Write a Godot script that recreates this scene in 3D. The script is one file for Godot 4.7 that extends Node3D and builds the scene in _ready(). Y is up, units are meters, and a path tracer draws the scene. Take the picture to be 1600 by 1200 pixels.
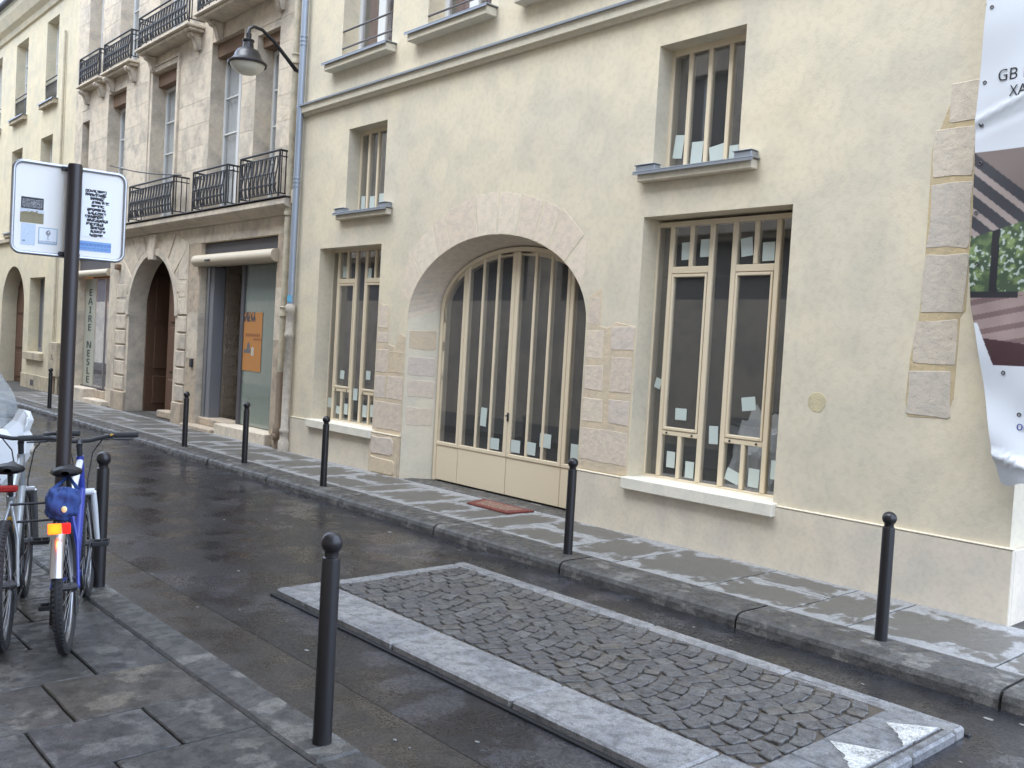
extends Node3D
# A narrow street in an old town on a damp overcast day. x runs along the facades, y is up, z points from the cream facade (z = 0) to the camera.

var M := {}          # materials by name
var rng := RandomNumberGenerator.new()


# ------------------------------------------------------------------ geometry
class G:
	var v := PackedVector3Array()
	var n := PackedVector3Array()
	var t := PackedVector2Array()
	var xf := Transform3D.IDENTITY

	func vert(p: Vector3, nn: Vector3, uv: Vector2) -> void:
		v.append(xf * p); n.append((xf.basis * nn).normalized()); t.append(uv)

	func flat_uv(p: Vector3, nn: Vector3) -> Vector2:
		var a := nn.abs()
		if a.y > a.x and a.y > a.z: return Vector2(p.x, p.z)
		if a.x > a.z: return Vector2(p.z, -p.y)
		return Vector2(p.x, -p.y)

	# a, b, c run counterclockwise as seen from outside
	func tri(a: Vector3, b: Vector3, c: Vector3) -> void:
		var nn := (b - a).cross(c - a)
		if nn.length_squared() < 1e-16: return
		nn = nn.normalized()
		for p in [a, c, b]: vert(p, nn, flat_uv(p, nn))

	func quad(a: Vector3, b: Vector3, c: Vector3, d: Vector3) -> void:
		tri(a, b, c); tri(a, c, d)

	func quad_uv(a: Vector3, b: Vector3, c: Vector3, d: Vector3) -> void:
		var nn := (b - a).cross(c - a).normalized()
		var u := [Vector2(0, 1), Vector2(1, 1), Vector2(1, 0), Vector2(0, 0)]
		var p := [a, b, c, d]
		for k in [0, 2, 1, 0, 3, 2]: vert(p[k], nn, u[k])

	func smooth_quad(p: Array, q: Array) -> void:   # p four points, q four normals, counterclockwise
		for k in [0, 2, 1, 0, 3, 2]: vert(p[k], q[k], flat_uv(p[k], q[k]))

	func box(a: Vector3, b: Vector3, e := 0.0) -> void:
		var lo := Vector3(minf(a.x, b.x), minf(a.y, b.y), minf(a.z, b.z))
		var hi := Vector3(maxf(a.x, b.x), maxf(a.y, b.y), maxf(a.z, b.z))
		var c := (lo + hi) / 2; var h := (hi - lo) / 2
		e = minf(e, minf(h.x, minf(h.y, h.z)) * 0.9)
		for ax in 3:
			for s in [-1.0, 1.0]:
				var u := (ax + 1) % 3; var w := (ax + 2) % 3
				var pts := []
				for k in [[-1, -1], [1, -1], [1, 1], [-1, 1]]:
					var p := Vector3.ZERO
					p[ax] = s * h[ax]; p[u] = k[0] * (h[u] - e); p[w] = k[1] * (h[w] - e)
					pts.append(c + p)
				if s > 0: quad(pts[0], pts[1], pts[2], pts[3])
				else: quad(pts[3], pts[2], pts[1], pts[0])
		if e <= 0.0: return
		for ax in 3:
			var u := (ax + 1) % 3; var w := (ax + 2) % 3
			for k in [[-1, -1], [1, -1], [1, 1], [-1, 1]]:
				var p := []
				for q in [[-1, 0], [1, 0], [1, 1], [-1, 1]]:
					var r := Vector3.ZERO
					r[ax] = q[0] * (h[ax] - e)
					r[u] = k[0] * (h[u] - (e if q[1] else 0.0)); r[w] = k[1] * (h[w] - (0.0 if q[1] else e))
					p.append(c + r)
				if k[0] * k[1] < 0: p.reverse()
				quad(p[3], p[2], p[1], p[0])
		for x in [-1, 1]:
			for y in [-1, 1]:
				for z in [-1, 1]:
					var p := Vector3(x * h.x, y * h.y, z * h.z)
					var a1 := c + p - Vector3(0, y * e, z * e); var b1 := c + p - Vector3(x * e, 0, z * e); var c1 := c + p - Vector3(x * e, y * e, 0)
					if x * y * z > 0: tri(a1, b1, c1)
					else: tri(a1, c1, b1)

	# polygon (counterclockwise, local xy) pushed from z0 to z1, its front edge chamfered
	func prism(poly: PackedVector2Array, z0: float, z1: float, ch := 0.0, back := false) -> void:
		var m := poly.size()
		var cc := Vector2.ZERO
		for p in poly: cc += p / m
		var top := PackedVector2Array()
		for i in m:
			if ch <= 0.0: top.append(poly[i])
			else:
				var e0 := (poly[i] - poly[(i + m - 1) % m]).normalized(); var e1 := (poly[(i + 1) % m] - poly[i]).normalized()
				var nn := (Vector2(-e0.y, e0.x) + Vector2(-e1.y, e1.x))
				top.append(poly[i] + nn.normalized() * ch * 1.15)
		var idx := Geometry2D.triangulate_polygon(poly)
		for k in range(0, idx.size(), 3):
			var a := top[idx[k]]; var b := top[idx[k + 1]]; var c := top[idx[k + 2]]
			if (poly[idx[k + 1]] - poly[idx[k]]).cross(poly[idx[k + 2]] - poly[idx[k]]) < 0:
				var w := b; b = c; c = w
			tri(Vector3(a.x, a.y, z1), Vector3(b.x, b.y, z1), Vector3(c.x, c.y, z1))
			if back: tri(Vector3(a.x, a.y, z0), Vector3(c.x, c.y, z0), Vector3(b.x, b.y, z0))
		for i in m:
			var p := poly[i]; var q := poly[(i + 1) % m]; var pt := top[i]; var qt := top[(i + 1) % m]
			quad(Vector3(p.x, p.y, z0), Vector3(q.x, q.y, z0), Vector3(q.x, q.y, z1 - ch), Vector3(p.x, p.y, z1 - ch))
			if ch > 0.0: quad(Vector3(p.x, p.y, z1 - ch), Vector3(q.x, q.y, z1 - ch), Vector3(qt.x, qt.y, z1), Vector3(pt.x, pt.y, z1))

	# tube through points; r is a number or one radius for each point
	func tube(pts: Array, r, sides := 8, closed := false, flatten := 1.0) -> void:
		var m := pts.size()
		var rings := []
		var up := Vector3.UP
		for i in m:
			var d: Vector3
			if closed: d = pts[(i + 1) % m] - pts[(i + m - 1) % m]
			else: d = pts[mini(i + 1, m - 1)] - pts[maxi(i - 1, 0)]
			d = d.normalized()
			if i == 0: up = (Vector3.UP if absf(d.y) < 0.95 else Vector3.RIGHT)
			var s := d.cross(up).normalized(); up = s.cross(d).normalized()
			var rr: float = r[i] if r is Array else r
			var ring := []
			for k in sides:
				var a := TAU * k / sides
				var o := s * cos(a) + up * sin(a) * flatten
				ring.append([pts[i] + o * rr, o.normalized()])
			rings.append([ring, d])
		for i in (m if closed else m - 1):
			var A: Array = rings[i][0]; var B: Array = rings[(i + 1) % m][0]
			for k in sides:
				var l := (k + 1) % sides
				smooth_quad([A[l][0], A[k][0], B[k][0], B[l][0]], [A[l][1], A[k][1], B[k][1], B[l][1]])
		if not closed:
			for e in [0, m - 1]:
				var ring: Array = rings[e][0]
				for k in sides:
					var l := (k + 1) % sides
					if e == 0: tri(pts[e], ring[k][0], ring[l][0])
					else: tri(pts[e], ring[l][0], ring[k][0])

	# profile of Vector2(radius, height) from bottom to top, turned about the y axis through c
	func lathe(prof: Array, c: Vector3, sides := 20, a0 := 0.0, a1 := TAU) -> void:
		for i in prof.size() - 1:
			var p: Vector2 = prof[i]; var q: Vector2 = prof[i + 1]
			var pn := norm_at(prof, i, 1); var qn := norm_at(prof, i, 2)
			for k in sides:
				var a := lerpf(a0, a1, float(k) / sides); var b := lerpf(a0, a1, float(k + 1) / sides)
				var da := Vector3(cos(a), 0, -sin(a)); var db := Vector3(cos(b), 0, -sin(b))
				smooth_quad([c + da * p.x + Vector3.UP * p.y, c + db * p.x + Vector3.UP * p.y, c + db * q.x + Vector3.UP * q.y, c + da * q.x + Vector3.UP * q.y],
					[da * pn.x + Vector3.UP * pn.y, db * pn.x + Vector3.UP * pn.y, db * qn.x + Vector3.UP * qn.y, da * qn.x + Vector3.UP * qn.y])

	func norm_at(prof: Array, i: int, which: int) -> Vector2:
		var d: Vector2 = prof[i + 1] - prof[i]
		var own := Vector2(d.y, -d.x).normalized()
		var j := i - 1 if which == 1 else i + 1
		if j < 0 or j >= prof.size() - 1: return own
		var e: Vector2 = prof[j + 1] - prof[j]
		var o := Vector2(e.y, -e.x).normalized()
		return own if own.dot(o) < 0.6 else (own + o).normalized()

	func ball(c: Vector3, r: Vector3, rows := 10, cols := 16) -> void:
		for i in rows:
			for k in cols:
				var p := []; var q := []
				for w in [[0, 0], [0, 1], [1, 1], [1, 0]]:
					var la: float = -PI / 2 + PI * (i + w[0]) / rows; var lo: float = TAU * (k + w[1]) / cols
					var d := Vector3(cos(la) * cos(lo), sin(la), -cos(la) * sin(lo))
					p.append(c + d * r); q.append((d / r).normalized())
				smooth_quad(p, q)

	func mesh() -> ArrayMesh:
		var a := []
		a.resize(Mesh.ARRAY_MAX)
		a[Mesh.ARRAY_VERTEX] = v; a[Mesh.ARRAY_NORMAL] = n; a[Mesh.ARRAY_TEX_UV] = t
		var m := ArrayMesh.new()
		m.add_surface_from_arrays(Mesh.PRIMITIVE_TRIANGLES, a)
		return m


const FLAT := Basis(Vector3(1, 0, 0), Vector3(0, 0, -1), Vector3(0, 1, 0))   # local xy laid on the ground: local y becomes -z, local z becomes up

func V(x: float, y: float, z: float) -> Vector3: return Vector3(x, y, z)

func boxg(a: Vector3, b: Vector3, e := 0.0) -> G:
	var g := G.new(); g.box(a, b, e); return g

func rect(x0: float, y0: float, x1: float, y1: float) -> PackedVector2Array:
	return PackedVector2Array([Vector2(x0, y0), Vector2(x1, y0), Vector2(x1, y1), Vector2(x0, y1)])

# a rectangle whose outline wanders and whose corners are worn
func rough_rect(x0: float, y0: float, x1: float, y1: float, j: float, corner: float) -> PackedVector2Array:
	var o := PackedVector2Array()
	var c := [Vector2(x0, y0), Vector2(x1, y0), Vector2(x1, y1), Vector2(x0, y1)]
	for i in 4:
		var a: Vector2 = c[i]; var b: Vector2 = c[(i + 1) % 4]
		var d := (b - a).normalized(); var nn := Vector2(-d.y, d.x); var l := a.distance_to(b)
		var m := maxi(1, int(l / 0.16))
		var cr := minf(corner * rng.randf_range(0.6, 1.4), l * 0.3)
		for k in m + 1:
			var s := lerpf(cr, l - cr, float(k) / m)
			o.append(a + d * s + nn * rng.randf_range(0, j))
	return o


# ------------------------------------------------------------------ scene tree
func part(called: String, g, m: Material, parent: Node, label := "") -> MeshInstance3D:
	var o := MeshInstance3D.new()
	o.name = called
	o.mesh = g.mesh() if g is G else g
	o.material_override = m
	parent.add_child(o, true)
	if label: o.set_meta("label", label)
	return o

func thing(called: String, label: String, category: String, at := Vector3.ZERO, turn := 0.0, group := "") -> Node3D:
	var o := Node3D.new()
	o.name = called
	add_child(o, true)
	o.position = at; o.rotation.y = turn
	tag(o, label, category, group)
	return o

func tag(o: Node, label: String, category: String, group := "") -> void:
	o.set_meta("label", label); o.set_meta("category", category)
	if group: o.set_meta("group", group)

func hold(called: String, parent: Node) -> Node3D:
	var o := Node3D.new()
	o.name = called
	parent.add_child(o, true)
	return o

func structure(called: String, g, m: Material, label: String) -> MeshInstance3D:
	var o := part(called, g, m, self)
	o.set_meta("kind", "structure"); o.set_meta("label", label); o.set_meta("category", called.replace("_", " "))
	return o

func copy_of(o: Node3D, at: Vector3, label: String) -> Node3D:
	var c: Node3D = o.duplicate()
	add_child(c, true)
	c.position = at
	c.set_meta("label", label)
	return c

func stuff(o: Node) -> Node:
	o.set_meta("kind", "stuff"); return o


# ------------------------------------------------------------------ textures and materials
func noise(size: int, freq: float, octaves: int, sd: int, kind := FastNoiseLite.TYPE_SIMPLEX_SMOOTH) -> PackedByteArray:
	var f := FastNoiseLite.new()
	f.noise_type = kind; f.seed = sd; f.frequency = freq / size
	f.fractal_type = FastNoiseLite.FRACTAL_FBM if octaves > 1 else FastNoiseLite.FRACTAL_NONE
	f.fractal_octaves = octaves
	if kind == FastNoiseLite.TYPE_CELLULAR: f.cellular_return_type = FastNoiseLite.RETURN_CELL_VALUE
	return f.get_seamless_image(size, size).get_data()

func tex_from(data: PackedByteArray, size: int, fmt := Image.FORMAT_RGB8) -> ImageTexture:
	return ImageTexture.create_from_image(Image.create_from_data(size, size, false, fmt, data))

func enc(l: float) -> int: return clampi(int(pow(maxf(l, 0.0), 0.4545) * 255.0), 0, 255)

# grey factor texture: 1 - sum of weights times noises; spots below a threshold darken further
func factor_tex(size: int, layers: Array, tint_lo := Color(1, 1, 1), tint_hi := Color(1, 1, 1)) -> ImageTexture:
	var ns := []
	for l in layers: ns.append(noise(size, l[0], l[1], l[2], l[5] if l.size() > 5 else FastNoiseLite.TYPE_SIMPLEX_SMOOTH))
	var d := PackedByteArray(); d.resize(size * size * 3)
	var lut := PackedByteArray(); lut.resize(1025)
	for i in 1025: lut[i] = enc(i / 1024.0)
	var m := ns.size()
	for i in size * size:
		var f := 1.0
		for k in m:
			var x: float = ns[k][i] / 255.0
			f -= layers[k][3] * smoothstep(layers[k][4][0], layers[k][4][1], x)
		f = clampf(f, 0.0, 1.0)
		var q: float = ns[0][i] / 255.0
		d[i * 3] = lut[int(1024 * f * lerpf(tint_lo.r, tint_hi.r, q))]
		d[i * 3 + 1] = lut[int(1024 * f * lerpf(tint_lo.g, tint_hi.g, q))]
		d[i * 3 + 2] = lut[int(1024 * f * lerpf(tint_lo.b, tint_hi.b, q))]
	return tex_from(d, size)

func grey_tex(size: int, layers: Array, base: float) -> ImageTexture:     # linear grey map for roughness and height
	var ns := []
	for l in layers: ns.append(noise(size, l[0], l[1], l[2], l[5] if l.size() > 5 else FastNoiseLite.TYPE_SIMPLEX_SMOOTH))
	var d := PackedByteArray(); d.resize(size * size)
	for i in size * size:
		var f := base
		for k in ns.size(): f += layers[k][3] * smoothstep(layers[k][4][0], layers[k][4][1], ns[k][i] / 255.0)
		d[i] = clampi(int(f * 255.0), 0, 255)
	return tex_from(d, size, Image.FORMAT_L8)

func lin(r: float, g: float, b: float, a := 1.0) -> Color:
	var c := Color(r, g, b).linear_to_srgb(); c.a = a
	return c

func mat(called: String, c: Color, rough := 0.8, metal := 0.0) -> StandardMaterial3D:
	var m := StandardMaterial3D.new()
	m.resource_name = called; m.albedo_color = c; m.roughness = rough; m.metallic = metal
	M[called] = m
	return m

func clad(m: StandardMaterial3D, tex: Texture2D, metres: float, height: Texture2D = null, relief := 0.2, coarse: Texture2D = null, coarse_metres := 5.0, rough: Texture2D = null) -> StandardMaterial3D:
	m.albedo_texture = tex
	m.uv1_triplanar = true; m.uv1_world_triplanar = true; m.uv1_scale = Vector3.ONE / metres; m.uv1_triplanar_sharpness = 6.0
	if height:
		m.heightmap_enabled = true; m.heightmap_texture = height; m.heightmap_scale = relief
	if rough:
		m.roughness_texture = rough; m.roughness = 1.0
	if coarse:
		m.detail_enabled = true; m.detail_albedo = coarse; m.detail_blend_mode = BaseMaterial3D.BLEND_MODE_MUL; m.detail_uv_layer = BaseMaterial3D.DETAIL_UV_2
		m.uv2_triplanar = true; m.uv2_world_triplanar = true; m.uv2_scale = Vector3.ONE / coarse_metres
	return m

func make_materials() -> void:
	var CELL := FastNoiseLite.TYPE_CELLULAR
	var plaster_t := factor_tex(512, [[5.0, 3, 1, 0.07, [0.3, 0.75]], [30.0, 3, 2, 0.06, [0.4, 0.8]], [160.0, 2, 3, 0.05, [0.5, 0.9]]], Color(1.0, 0.985, 0.95), Color(0.985, 1.0, 1.0))
	var plaster_h := grey_tex(512, [[7.0, 4, 4, 0.5, [0.2, 0.8]], [90.0, 3, 5, 0.35, [0.2, 0.8]]], 0.05)
	var blotch := factor_tex(512, [[3.0, 4, 11, 0.075, [0.3, 0.75]], [14.0, 4, 12, 0.03, [0.45, 0.8]]], Color(1, 0.97, 0.9), Color(0.99, 1, 1))
	var grime := factor_tex(512, [[5.0, 5, 13, 0.20, [0.42, 0.72]], [18.0, 4, 14, 0.12, [0.5, 0.8]]], Color(1, 0.96, 0.9), Color(0.97, 0.98, 1))
	var stone_t := factor_tex(512, [[6.0, 4, 21, 0.09, [0.3, 0.75]], [40.0, 4, 22, 0.11, [0.45, 0.85]], [26.0, 3, 23, 0.22, [0.72, 0.8]]], Color(1, 0.96, 0.90), Color(1, 0.985, 0.96))
	var stone_h := grey_tex(512, [[10.0, 4, 24, 0.5, [0.2, 0.8]], [26.0, 3, 23, -0.5, [0.7, 0.8]], [120.0, 3, 25, 0.3, [0.2, 0.8]]], 0.35)
	var granite_t := factor_tex(512, [[110.0, 1, 31, 0.35, [0.2, 0.8], CELL], [200.0, 2, 32, 0.45, [0.62, 0.72]], [5.0, 4, 33, 0.22, [0.35, 0.75]]], Color(0.97, 0.98, 1), Color(1, 1, 0.98))
	var granite_h := grey_tex(512, [[150.0, 2, 34, 0.5, [0.2, 0.8]], [12.0, 3, 35, 0.4, [0.2, 0.8]]], 0.1)
	var asphalt_t := factor_tex(1024, [[220.0, 1, 41, 0.42, [0.15, 0.9], CELL], [330.0, 2, 42, 0.35, [0.5, 0.75]], [9.0, 4, 43, 0.16, [0.35, 0.75]]], Color(1, 0.97, 0.95), Color(0.96, 0.97, 1))
	var asphalt_h := grey_tex(1024, [[220.0, 1, 41, 0.45, [0.1, 0.9], CELL], [60.0, 3, 45, 0.4, [0.2, 0.8]]], 0.1)
	var wet_r := grey_tex(1024, [[5.0, 4, 46, 0.14, [0.3, 0.7]], [220.0, 1, 41, 0.10, [0.2, 0.9], CELL]], 0.19)
	var dry_patch := dry_patches(512)
	clad(mat("plaster", lin(0.69, 0.615, 0.487), 0.9), plaster_t, 2.6, plaster_h, 0.10, blotch, 7.3)
	clad(mat("plaster_smooth", lin(0.69, 0.62, 0.49), 0.85), plaster_t, 1.9, plaster_h, 0.06)
	clad(mat("plinth", lin(0.67, 0.597, 0.505), 0.9), plaster_t, 1.7, plaster_h, 0.1, blotch, 5.1)
	clad(mat("sill_stone", lin(0.74, 0.69, 0.59), 0.75), plaster_t, 1.1, plaster_h, 0.1)
	clad(mat("limestone", lin(0.67, 0.602, 0.505), 0.92), stone_t, 1.3, stone_h, 0.5, grime, 6.1)
	clad(mat("limestone_trim", lin(0.69, 0.625, 0.53), 0.9), stone_t, 0.9, stone_h, 0.3, grime, 4.3)
	clad(mat("limestone_base", lin(0.52, 0.44, 0.35), 0.92), stone_t, 1.0, stone_h, 0.5, grime, 2.1)
	clad(mat("cream_render", lin(0.71, 0.63, 0.475), 0.9), plaster_t, 2.2, plaster_h, 0.1, blotch, 5.7)
	clad(mat("cream_base", lin(0.54, 0.48, 0.37), 0.9), stone_t, 1.6, stone_h, 0.3, grime, 3.9)
	for i in 4:
		var c: Color = [lin(0.69, 0.595, 0.49), lin(0.71, 0.62, 0.505), lin(0.68, 0.585, 0.48), lin(0.72, 0.635, 0.52)][i]
		clad(mat("voussoir_%d" % i, c, 0.92), stone_t, 0.7 + 0.1 * i, stone_h, 0.15)
		c = [lin(0.66, 0.57, 0.475), lin(0.62, 0.545, 0.475), lin(0.68, 0.59, 0.48), lin(0.63, 0.54, 0.45)][i]
		clad(mat("block_%d" % i, c, 0.95), stone_t, 0.62 + 0.06 * i, stone_h, 0.3)
		c = [lin(0.55, 0.50, 0.43), lin(0.58, 0.515, 0.43), lin(0.54, 0.49, 0.43), lin(0.61, 0.545, 0.46)][i]
		clad(mat("pier_block_%d" % i, c, 0.95), stone_t, 0.7, stone_h, 0.3)
	clad(mat("mortar", lin(0.65, 0.535, 0.40), 0.95), plaster_t, 0.8, stone_h, 0.3, blotch, 1.3)
	clad(mat("stain", lin(0.56, 0.48, 0.31), 0.95), plaster_t, 0.8, plaster_h, 0.3)
	clad(mat("pier_mortar", lin(0.56, 0.45, 0.29), 0.95), plaster_t, 0.6, stone_h, 0.3, blotch, 1.1)
	clad(mat("asphalt", lin(0.066, 0.066, 0.074), 0.5), asphalt_t, 3.1, asphalt_h, 0.05, dry_patch, 5.3, wet_r)
	clad(mat("gutter_asphalt", lin(0.058, 0.053, 0.050), 0.5), asphalt_t, 2.3, asphalt_h, 0.05, grime, 2.2, wet_r)
	clad(mat("earth", lin(0.06, 0.055, 0.05), 0.95), asphalt_t, 2.0)
	clad(mat("joint", lin(0.10, 0.093, 0.08), 0.95), asphalt_t, 1.0)
	clad(mat("sand_joint", lin(0.12, 0.10, 0.076), 0.95), stone_t, 0.25, stone_h, 0.6)
	var slab_r := grey_tex(512, [[6.0, 4, 51, 0.35, [0.35, 0.7]], [60.0, 3, 52, 0.15, [0.2, 0.8]]], 0.32)
	for i in 4:
		var c: Color = [lin(0.160, 0.150, 0.127), lin(0.172, 0.157, 0.125), lin(0.145, 0.138, 0.125), lin(0.175, 0.15, 0.11)][i]
		clad(mat("near_slab_%d" % i, c, 0.6), granite_t, 0.55 + 0.1 * i, granite_h, 0.25, dry_patch, 1.9 + 0.37 * i, slab_r)
		c = [lin(0.165, 0.158, 0.152), lin(0.205, 0.20, 0.192), lin(0.145, 0.138, 0.133), lin(0.175, 0.162, 0.143)][i]
		clad(mat("sett_%d" % i, c, 0.6), granite_t, 0.3 + 0.05 * i, stone_h, 0.5, grime, 0.9, slab_r)
		var w := wet_slab_tex(256, 60 + i)
		var m := mat("far_slab_%d" % i, Color(1, 1, 1), 1.0)
		m.albedo_texture = w[0]; m.roughness_texture = w[1]
		m.heightmap_enabled = true; m.heightmap_texture = granite_h; m.heightmap_scale = 0.15
	clad(mat("near_kerb", lin(0.205, 0.195, 0.168), 0.6), granite_t, 0.6, granite_h, 0.25, dry_patch, 2.7, slab_r)
	clad(mat("far_kerb", lin(0.24, 0.228, 0.205), 0.6), granite_t, 0.6, granite_h, 0.3, dry_patch, 2.3, slab_r)
	clad(mat("island_granite", lin(0.37, 0.368, 0.37), 0.55), granite_t, 0.45, granite_h, 0.2, grime, 3.3, slab_r)
	clad(mat("island_granite_dark", lin(0.26, 0.265, 0.275), 0.55), granite_t, 0.5, granite_h, 0.2, grime, 2.1, slab_r)
	clad(mat("road_paint", lin(0.62, 0.61, 0.57), 0.7), granite_t, 0.9, granite_h, 0.2)
	clad(mat("dark_stone", lin(0.36, 0.30, 0.24), 0.95), stone_t, 0.6, stone_h, 0.8)
	mat("frame_paint", lin(0.68, 0.57, 0.405), 0.5)
	mat("white_frame", lin(0.66, 0.66, 0.64), 0.5)
	mat("grey_frame", lin(0.19, 0.19, 0.20), 0.5)
	mat("lintel_metal", lin(0.075, 0.07, 0.075), 0.6)
	mat("casing", lin(0.55, 0.47, 0.35), 0.5)
	mat("zinc", lin(0.36, 0.39, 0.43), 0.42, 0.75)
	mat("zinc_pipe", lin(0.33, 0.37, 0.43), 0.45, 0.5)
	clad(mat("pipe_cream", lin(0.56, 0.50, 0.38), 0.7), plaster_t, 0.7, null, 0.1, grime, 2.1)
	clad(mat("pipe_worn", lin(0.52, 0.48, 0.42), 0.8), stone_t, 0.5, stone_h, 0.2, grime, 1.1)
	clad(mat("pipe_brown", lin(0.26, 0.20, 0.15), 0.8), stone_t, 0.5, stone_h, 0.2)
	mat("bollard_paint", lin(0.014, 0.0125, 0.0135), 0.36)
	mat("post_paint", lin(0.022, 0.016, 0.016), 0.42)
	mat("iron", lin(0.025, 0.025, 0.028), 0.5)
	mat("rail_iron", lin(0.10, 0.09, 0.09), 0.5)
	clad(mat("wood_brown", lin(0.12, 0.062, 0.036), 0.6), stone_t, 0.8)
	clad(mat("wood_dark", lin(0.055, 0.034, 0.024), 0.6), stone_t, 0.8)
	clad(mat("lintel_wood", lin(0.20, 0.13, 0.085), 0.8), stone_t, 0.6)
	mat("curtain_red", lin(0.16, 0.035, 0.04), 0.9)
	mat("curtain", lin(0.72, 0.74, 0.74), 0.95)
	mat("interior", lin(0.13, 0.12, 0.11), 0.95)
	mat("black", lin(0.008, 0.008, 0.009), 0.6)
	mat("rubber", lin(0.022, 0.022, 0.023), 0.75)
	mat("grip", lin(0.03, 0.03, 0.032), 0.7)
	mat("chrome", lin(0.55, 0.56, 0.58), 0.32, 1.0)
	mat("alloy", lin(0.42, 0.43, 0.45), 0.35, 0.9)
	mat("steel_dark", lin(0.12, 0.12, 0.125), 0.4, 0.8)
	var bm := mat("bike_blue", lin(0.025, 0.045, 0.30), 0.3); bm.clearcoat_enabled = true; bm.clearcoat = 0.6
	bm = mat("bike_silver", lin(0.42, 0.45, 0.47), 0.32, 0.5); bm.clearcoat_enabled = true; bm.clearcoat = 0.5
	mat("white_paint", lin(0.72, 0.74, 0.75), 0.3)
	mat("yellow", lin(0.6, 0.33, 0.03), 0.5)
	mat("red_plastic", lin(0.30, 0.012, 0.012), 0.25)
	mat("amber", lin(0.55, 0.50, 0.42), 0.2)
	clad(mat("bag_blue", lin(0.025, 0.065, 0.24), 0.75), factor_tex(128, [[30.0, 2, 71, 0.3, [0.3, 0.8]]]), 0.2)
	mat("sign_white", lin(0.78, 0.765, 0.72), 0.35)
	mat("paper", lin(0.47, 0.52, 0.48), 0.9)
	mat("ink", lin(0.012, 0.012, 0.014), 0.7)
	mat("ink_blue", lin(0.03, 0.05, 0.25), 0.7)
	mat("letter_green", lin(0.055, 0.075, 0.068), 0.6)
	mat("cable", lin(0.03, 0.03, 0.03), 0.6)
	clad(mat("mat_red", lin(0.24, 0.062, 0.045), 0.98), factor_tex(256, [[8.0, 3, 81, 0.3, [0.4, 0.7]], [120.0, 2, 82, 0.5, [0.3, 0.8]]]), 0.35, stone_h, 0.5)
	clad(mat("mat_worn", lin(0.36, 0.21, 0.15), 0.98), factor_tex(256, [[8.0, 3, 83, 0.4, [0.4, 0.7]], [120.0, 2, 84, 0.5, [0.3, 0.8]]]), 0.3, stone_h, 0.5)
	var gl := mat("glass", lin(0.24, 0.24, 0.23, 0.06), 0.02)
	gl.transparency = BaseMaterial3D.TRANSPARENCY_ALPHA; gl.metallic_specular = 0.7
	gl = mat("glass_pale", lin(0.35, 0.38, 0.40, 0.2), 0.04)
	gl.transparency = BaseMaterial3D.TRANSPARENCY_ALPHA
	gl = mat("shop_glass", lin(0.34, 0.385, 0.33, 0.5), 0.05)
	gl.transparency = BaseMaterial3D.TRANSPARENCY_ALPHA
	gl = mat("screen_glass", lin(0.45, 0.50, 0.52, 0.3), 0.08)
	gl.transparency = BaseMaterial3D.TRANSPARENCY_ALPHA
	mat("etched", lin(0.38, 0.385, 0.32), 0.35)
	mat("lamp_glass", lin(0.62, 0.60, 0.52), 0.25)

# pale dried patches with an edge of their own on a damp surface (multiplied onto the colour)
func dry_patches(size: int) -> ImageTexture:
	var a := noise(size, 5.0, 5, 91); var b := noise(size, 11.0, 4, 92); var c := noise(size, 40.0, 2, 93)
	var d := PackedByteArray(); d.resize(size * size * 3)
	for i in size * size:
		var w := 0.42 + 0.14 * (a[i] / 255.0 - 0.5)
		w += 0.46 * smoothstep(0.585, 0.635, a[i] / 255.0 * 0.7 + b[i] / 255.0 * 0.3 + 0.10 * (c[i] / 255.0 - 0.5))
		w += 0.12 * smoothstep(0.52, 0.58, b[i] / 255.0)
		var e := enc(minf(w, 1.0))
		d[i * 3] = e; d[i * 3 + 1] = e; d[i * 3 + 2] = mini(255, e + 3)
	return tex_from(d, size)

# one pavement slab, damp in the middle and dried white along some of its edges: [colour, roughness]
func wet_slab_tex(size: int, sd: int) -> Array:
	var a := noise(size, 3.5, 5, sd); var b := noise(size, 70.0, 3, sd + 20); var c := noise(size, 14.0, 3, sd + 40)
	var d := PackedByteArray(); d.resize(size * size * 3)
	var r := PackedByteArray(); r.resize(size * size)
	var r2 := RandomNumberGenerator.new(); r2.seed = sd
	var wl := r2.randf_range(0.0, 0.14); var wr := r2.randf_range(0.02, 0.2); var wt := r2.randf_range(0.12, 0.28); var wb := r2.randf_range(0.06, 0.16)
	for y in size:
		for x in size:
			var i := y * size + x
			var u := (x + 0.5) / size; var v := (y + 0.5) / size
			var nn: float = 0.30 * (a[i] / 255.0 - 0.5) + 0.06 * (c[i] / 255.0 - 0.5)
			var e := minf(minf(u - wl, 1.0 - u - wr), minf(v - wt, 1.0 - v - wb)) + nn
			var dry := 1.0 - smoothstep(-0.05, 0.035, e)
			var g := 0.80 + 0.6 * (b[i] / 255.0 - 0.5) + 0.3 * (c[i] / 255.0 - 0.5)
			var wet := Vector3(0.137, 0.127, 0.11) * g
			var pale := Vector3(0.335, 0.33, 0.32) * g
			var k := wet.lerp(pale, dry)
			d[i * 3] = enc(k.x); d[i * 3 + 1] = enc(k.y); d[i * 3 + 2] = enc(k.z)
			r[i] = int(255 * lerpf(0.5 + 0.15 * (c[i] / 255.0 - 0.5), 0.9, dry))
	return [tex_from(d, size), tex_from(r, size, Image.FORMAT_L8)]


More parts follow.
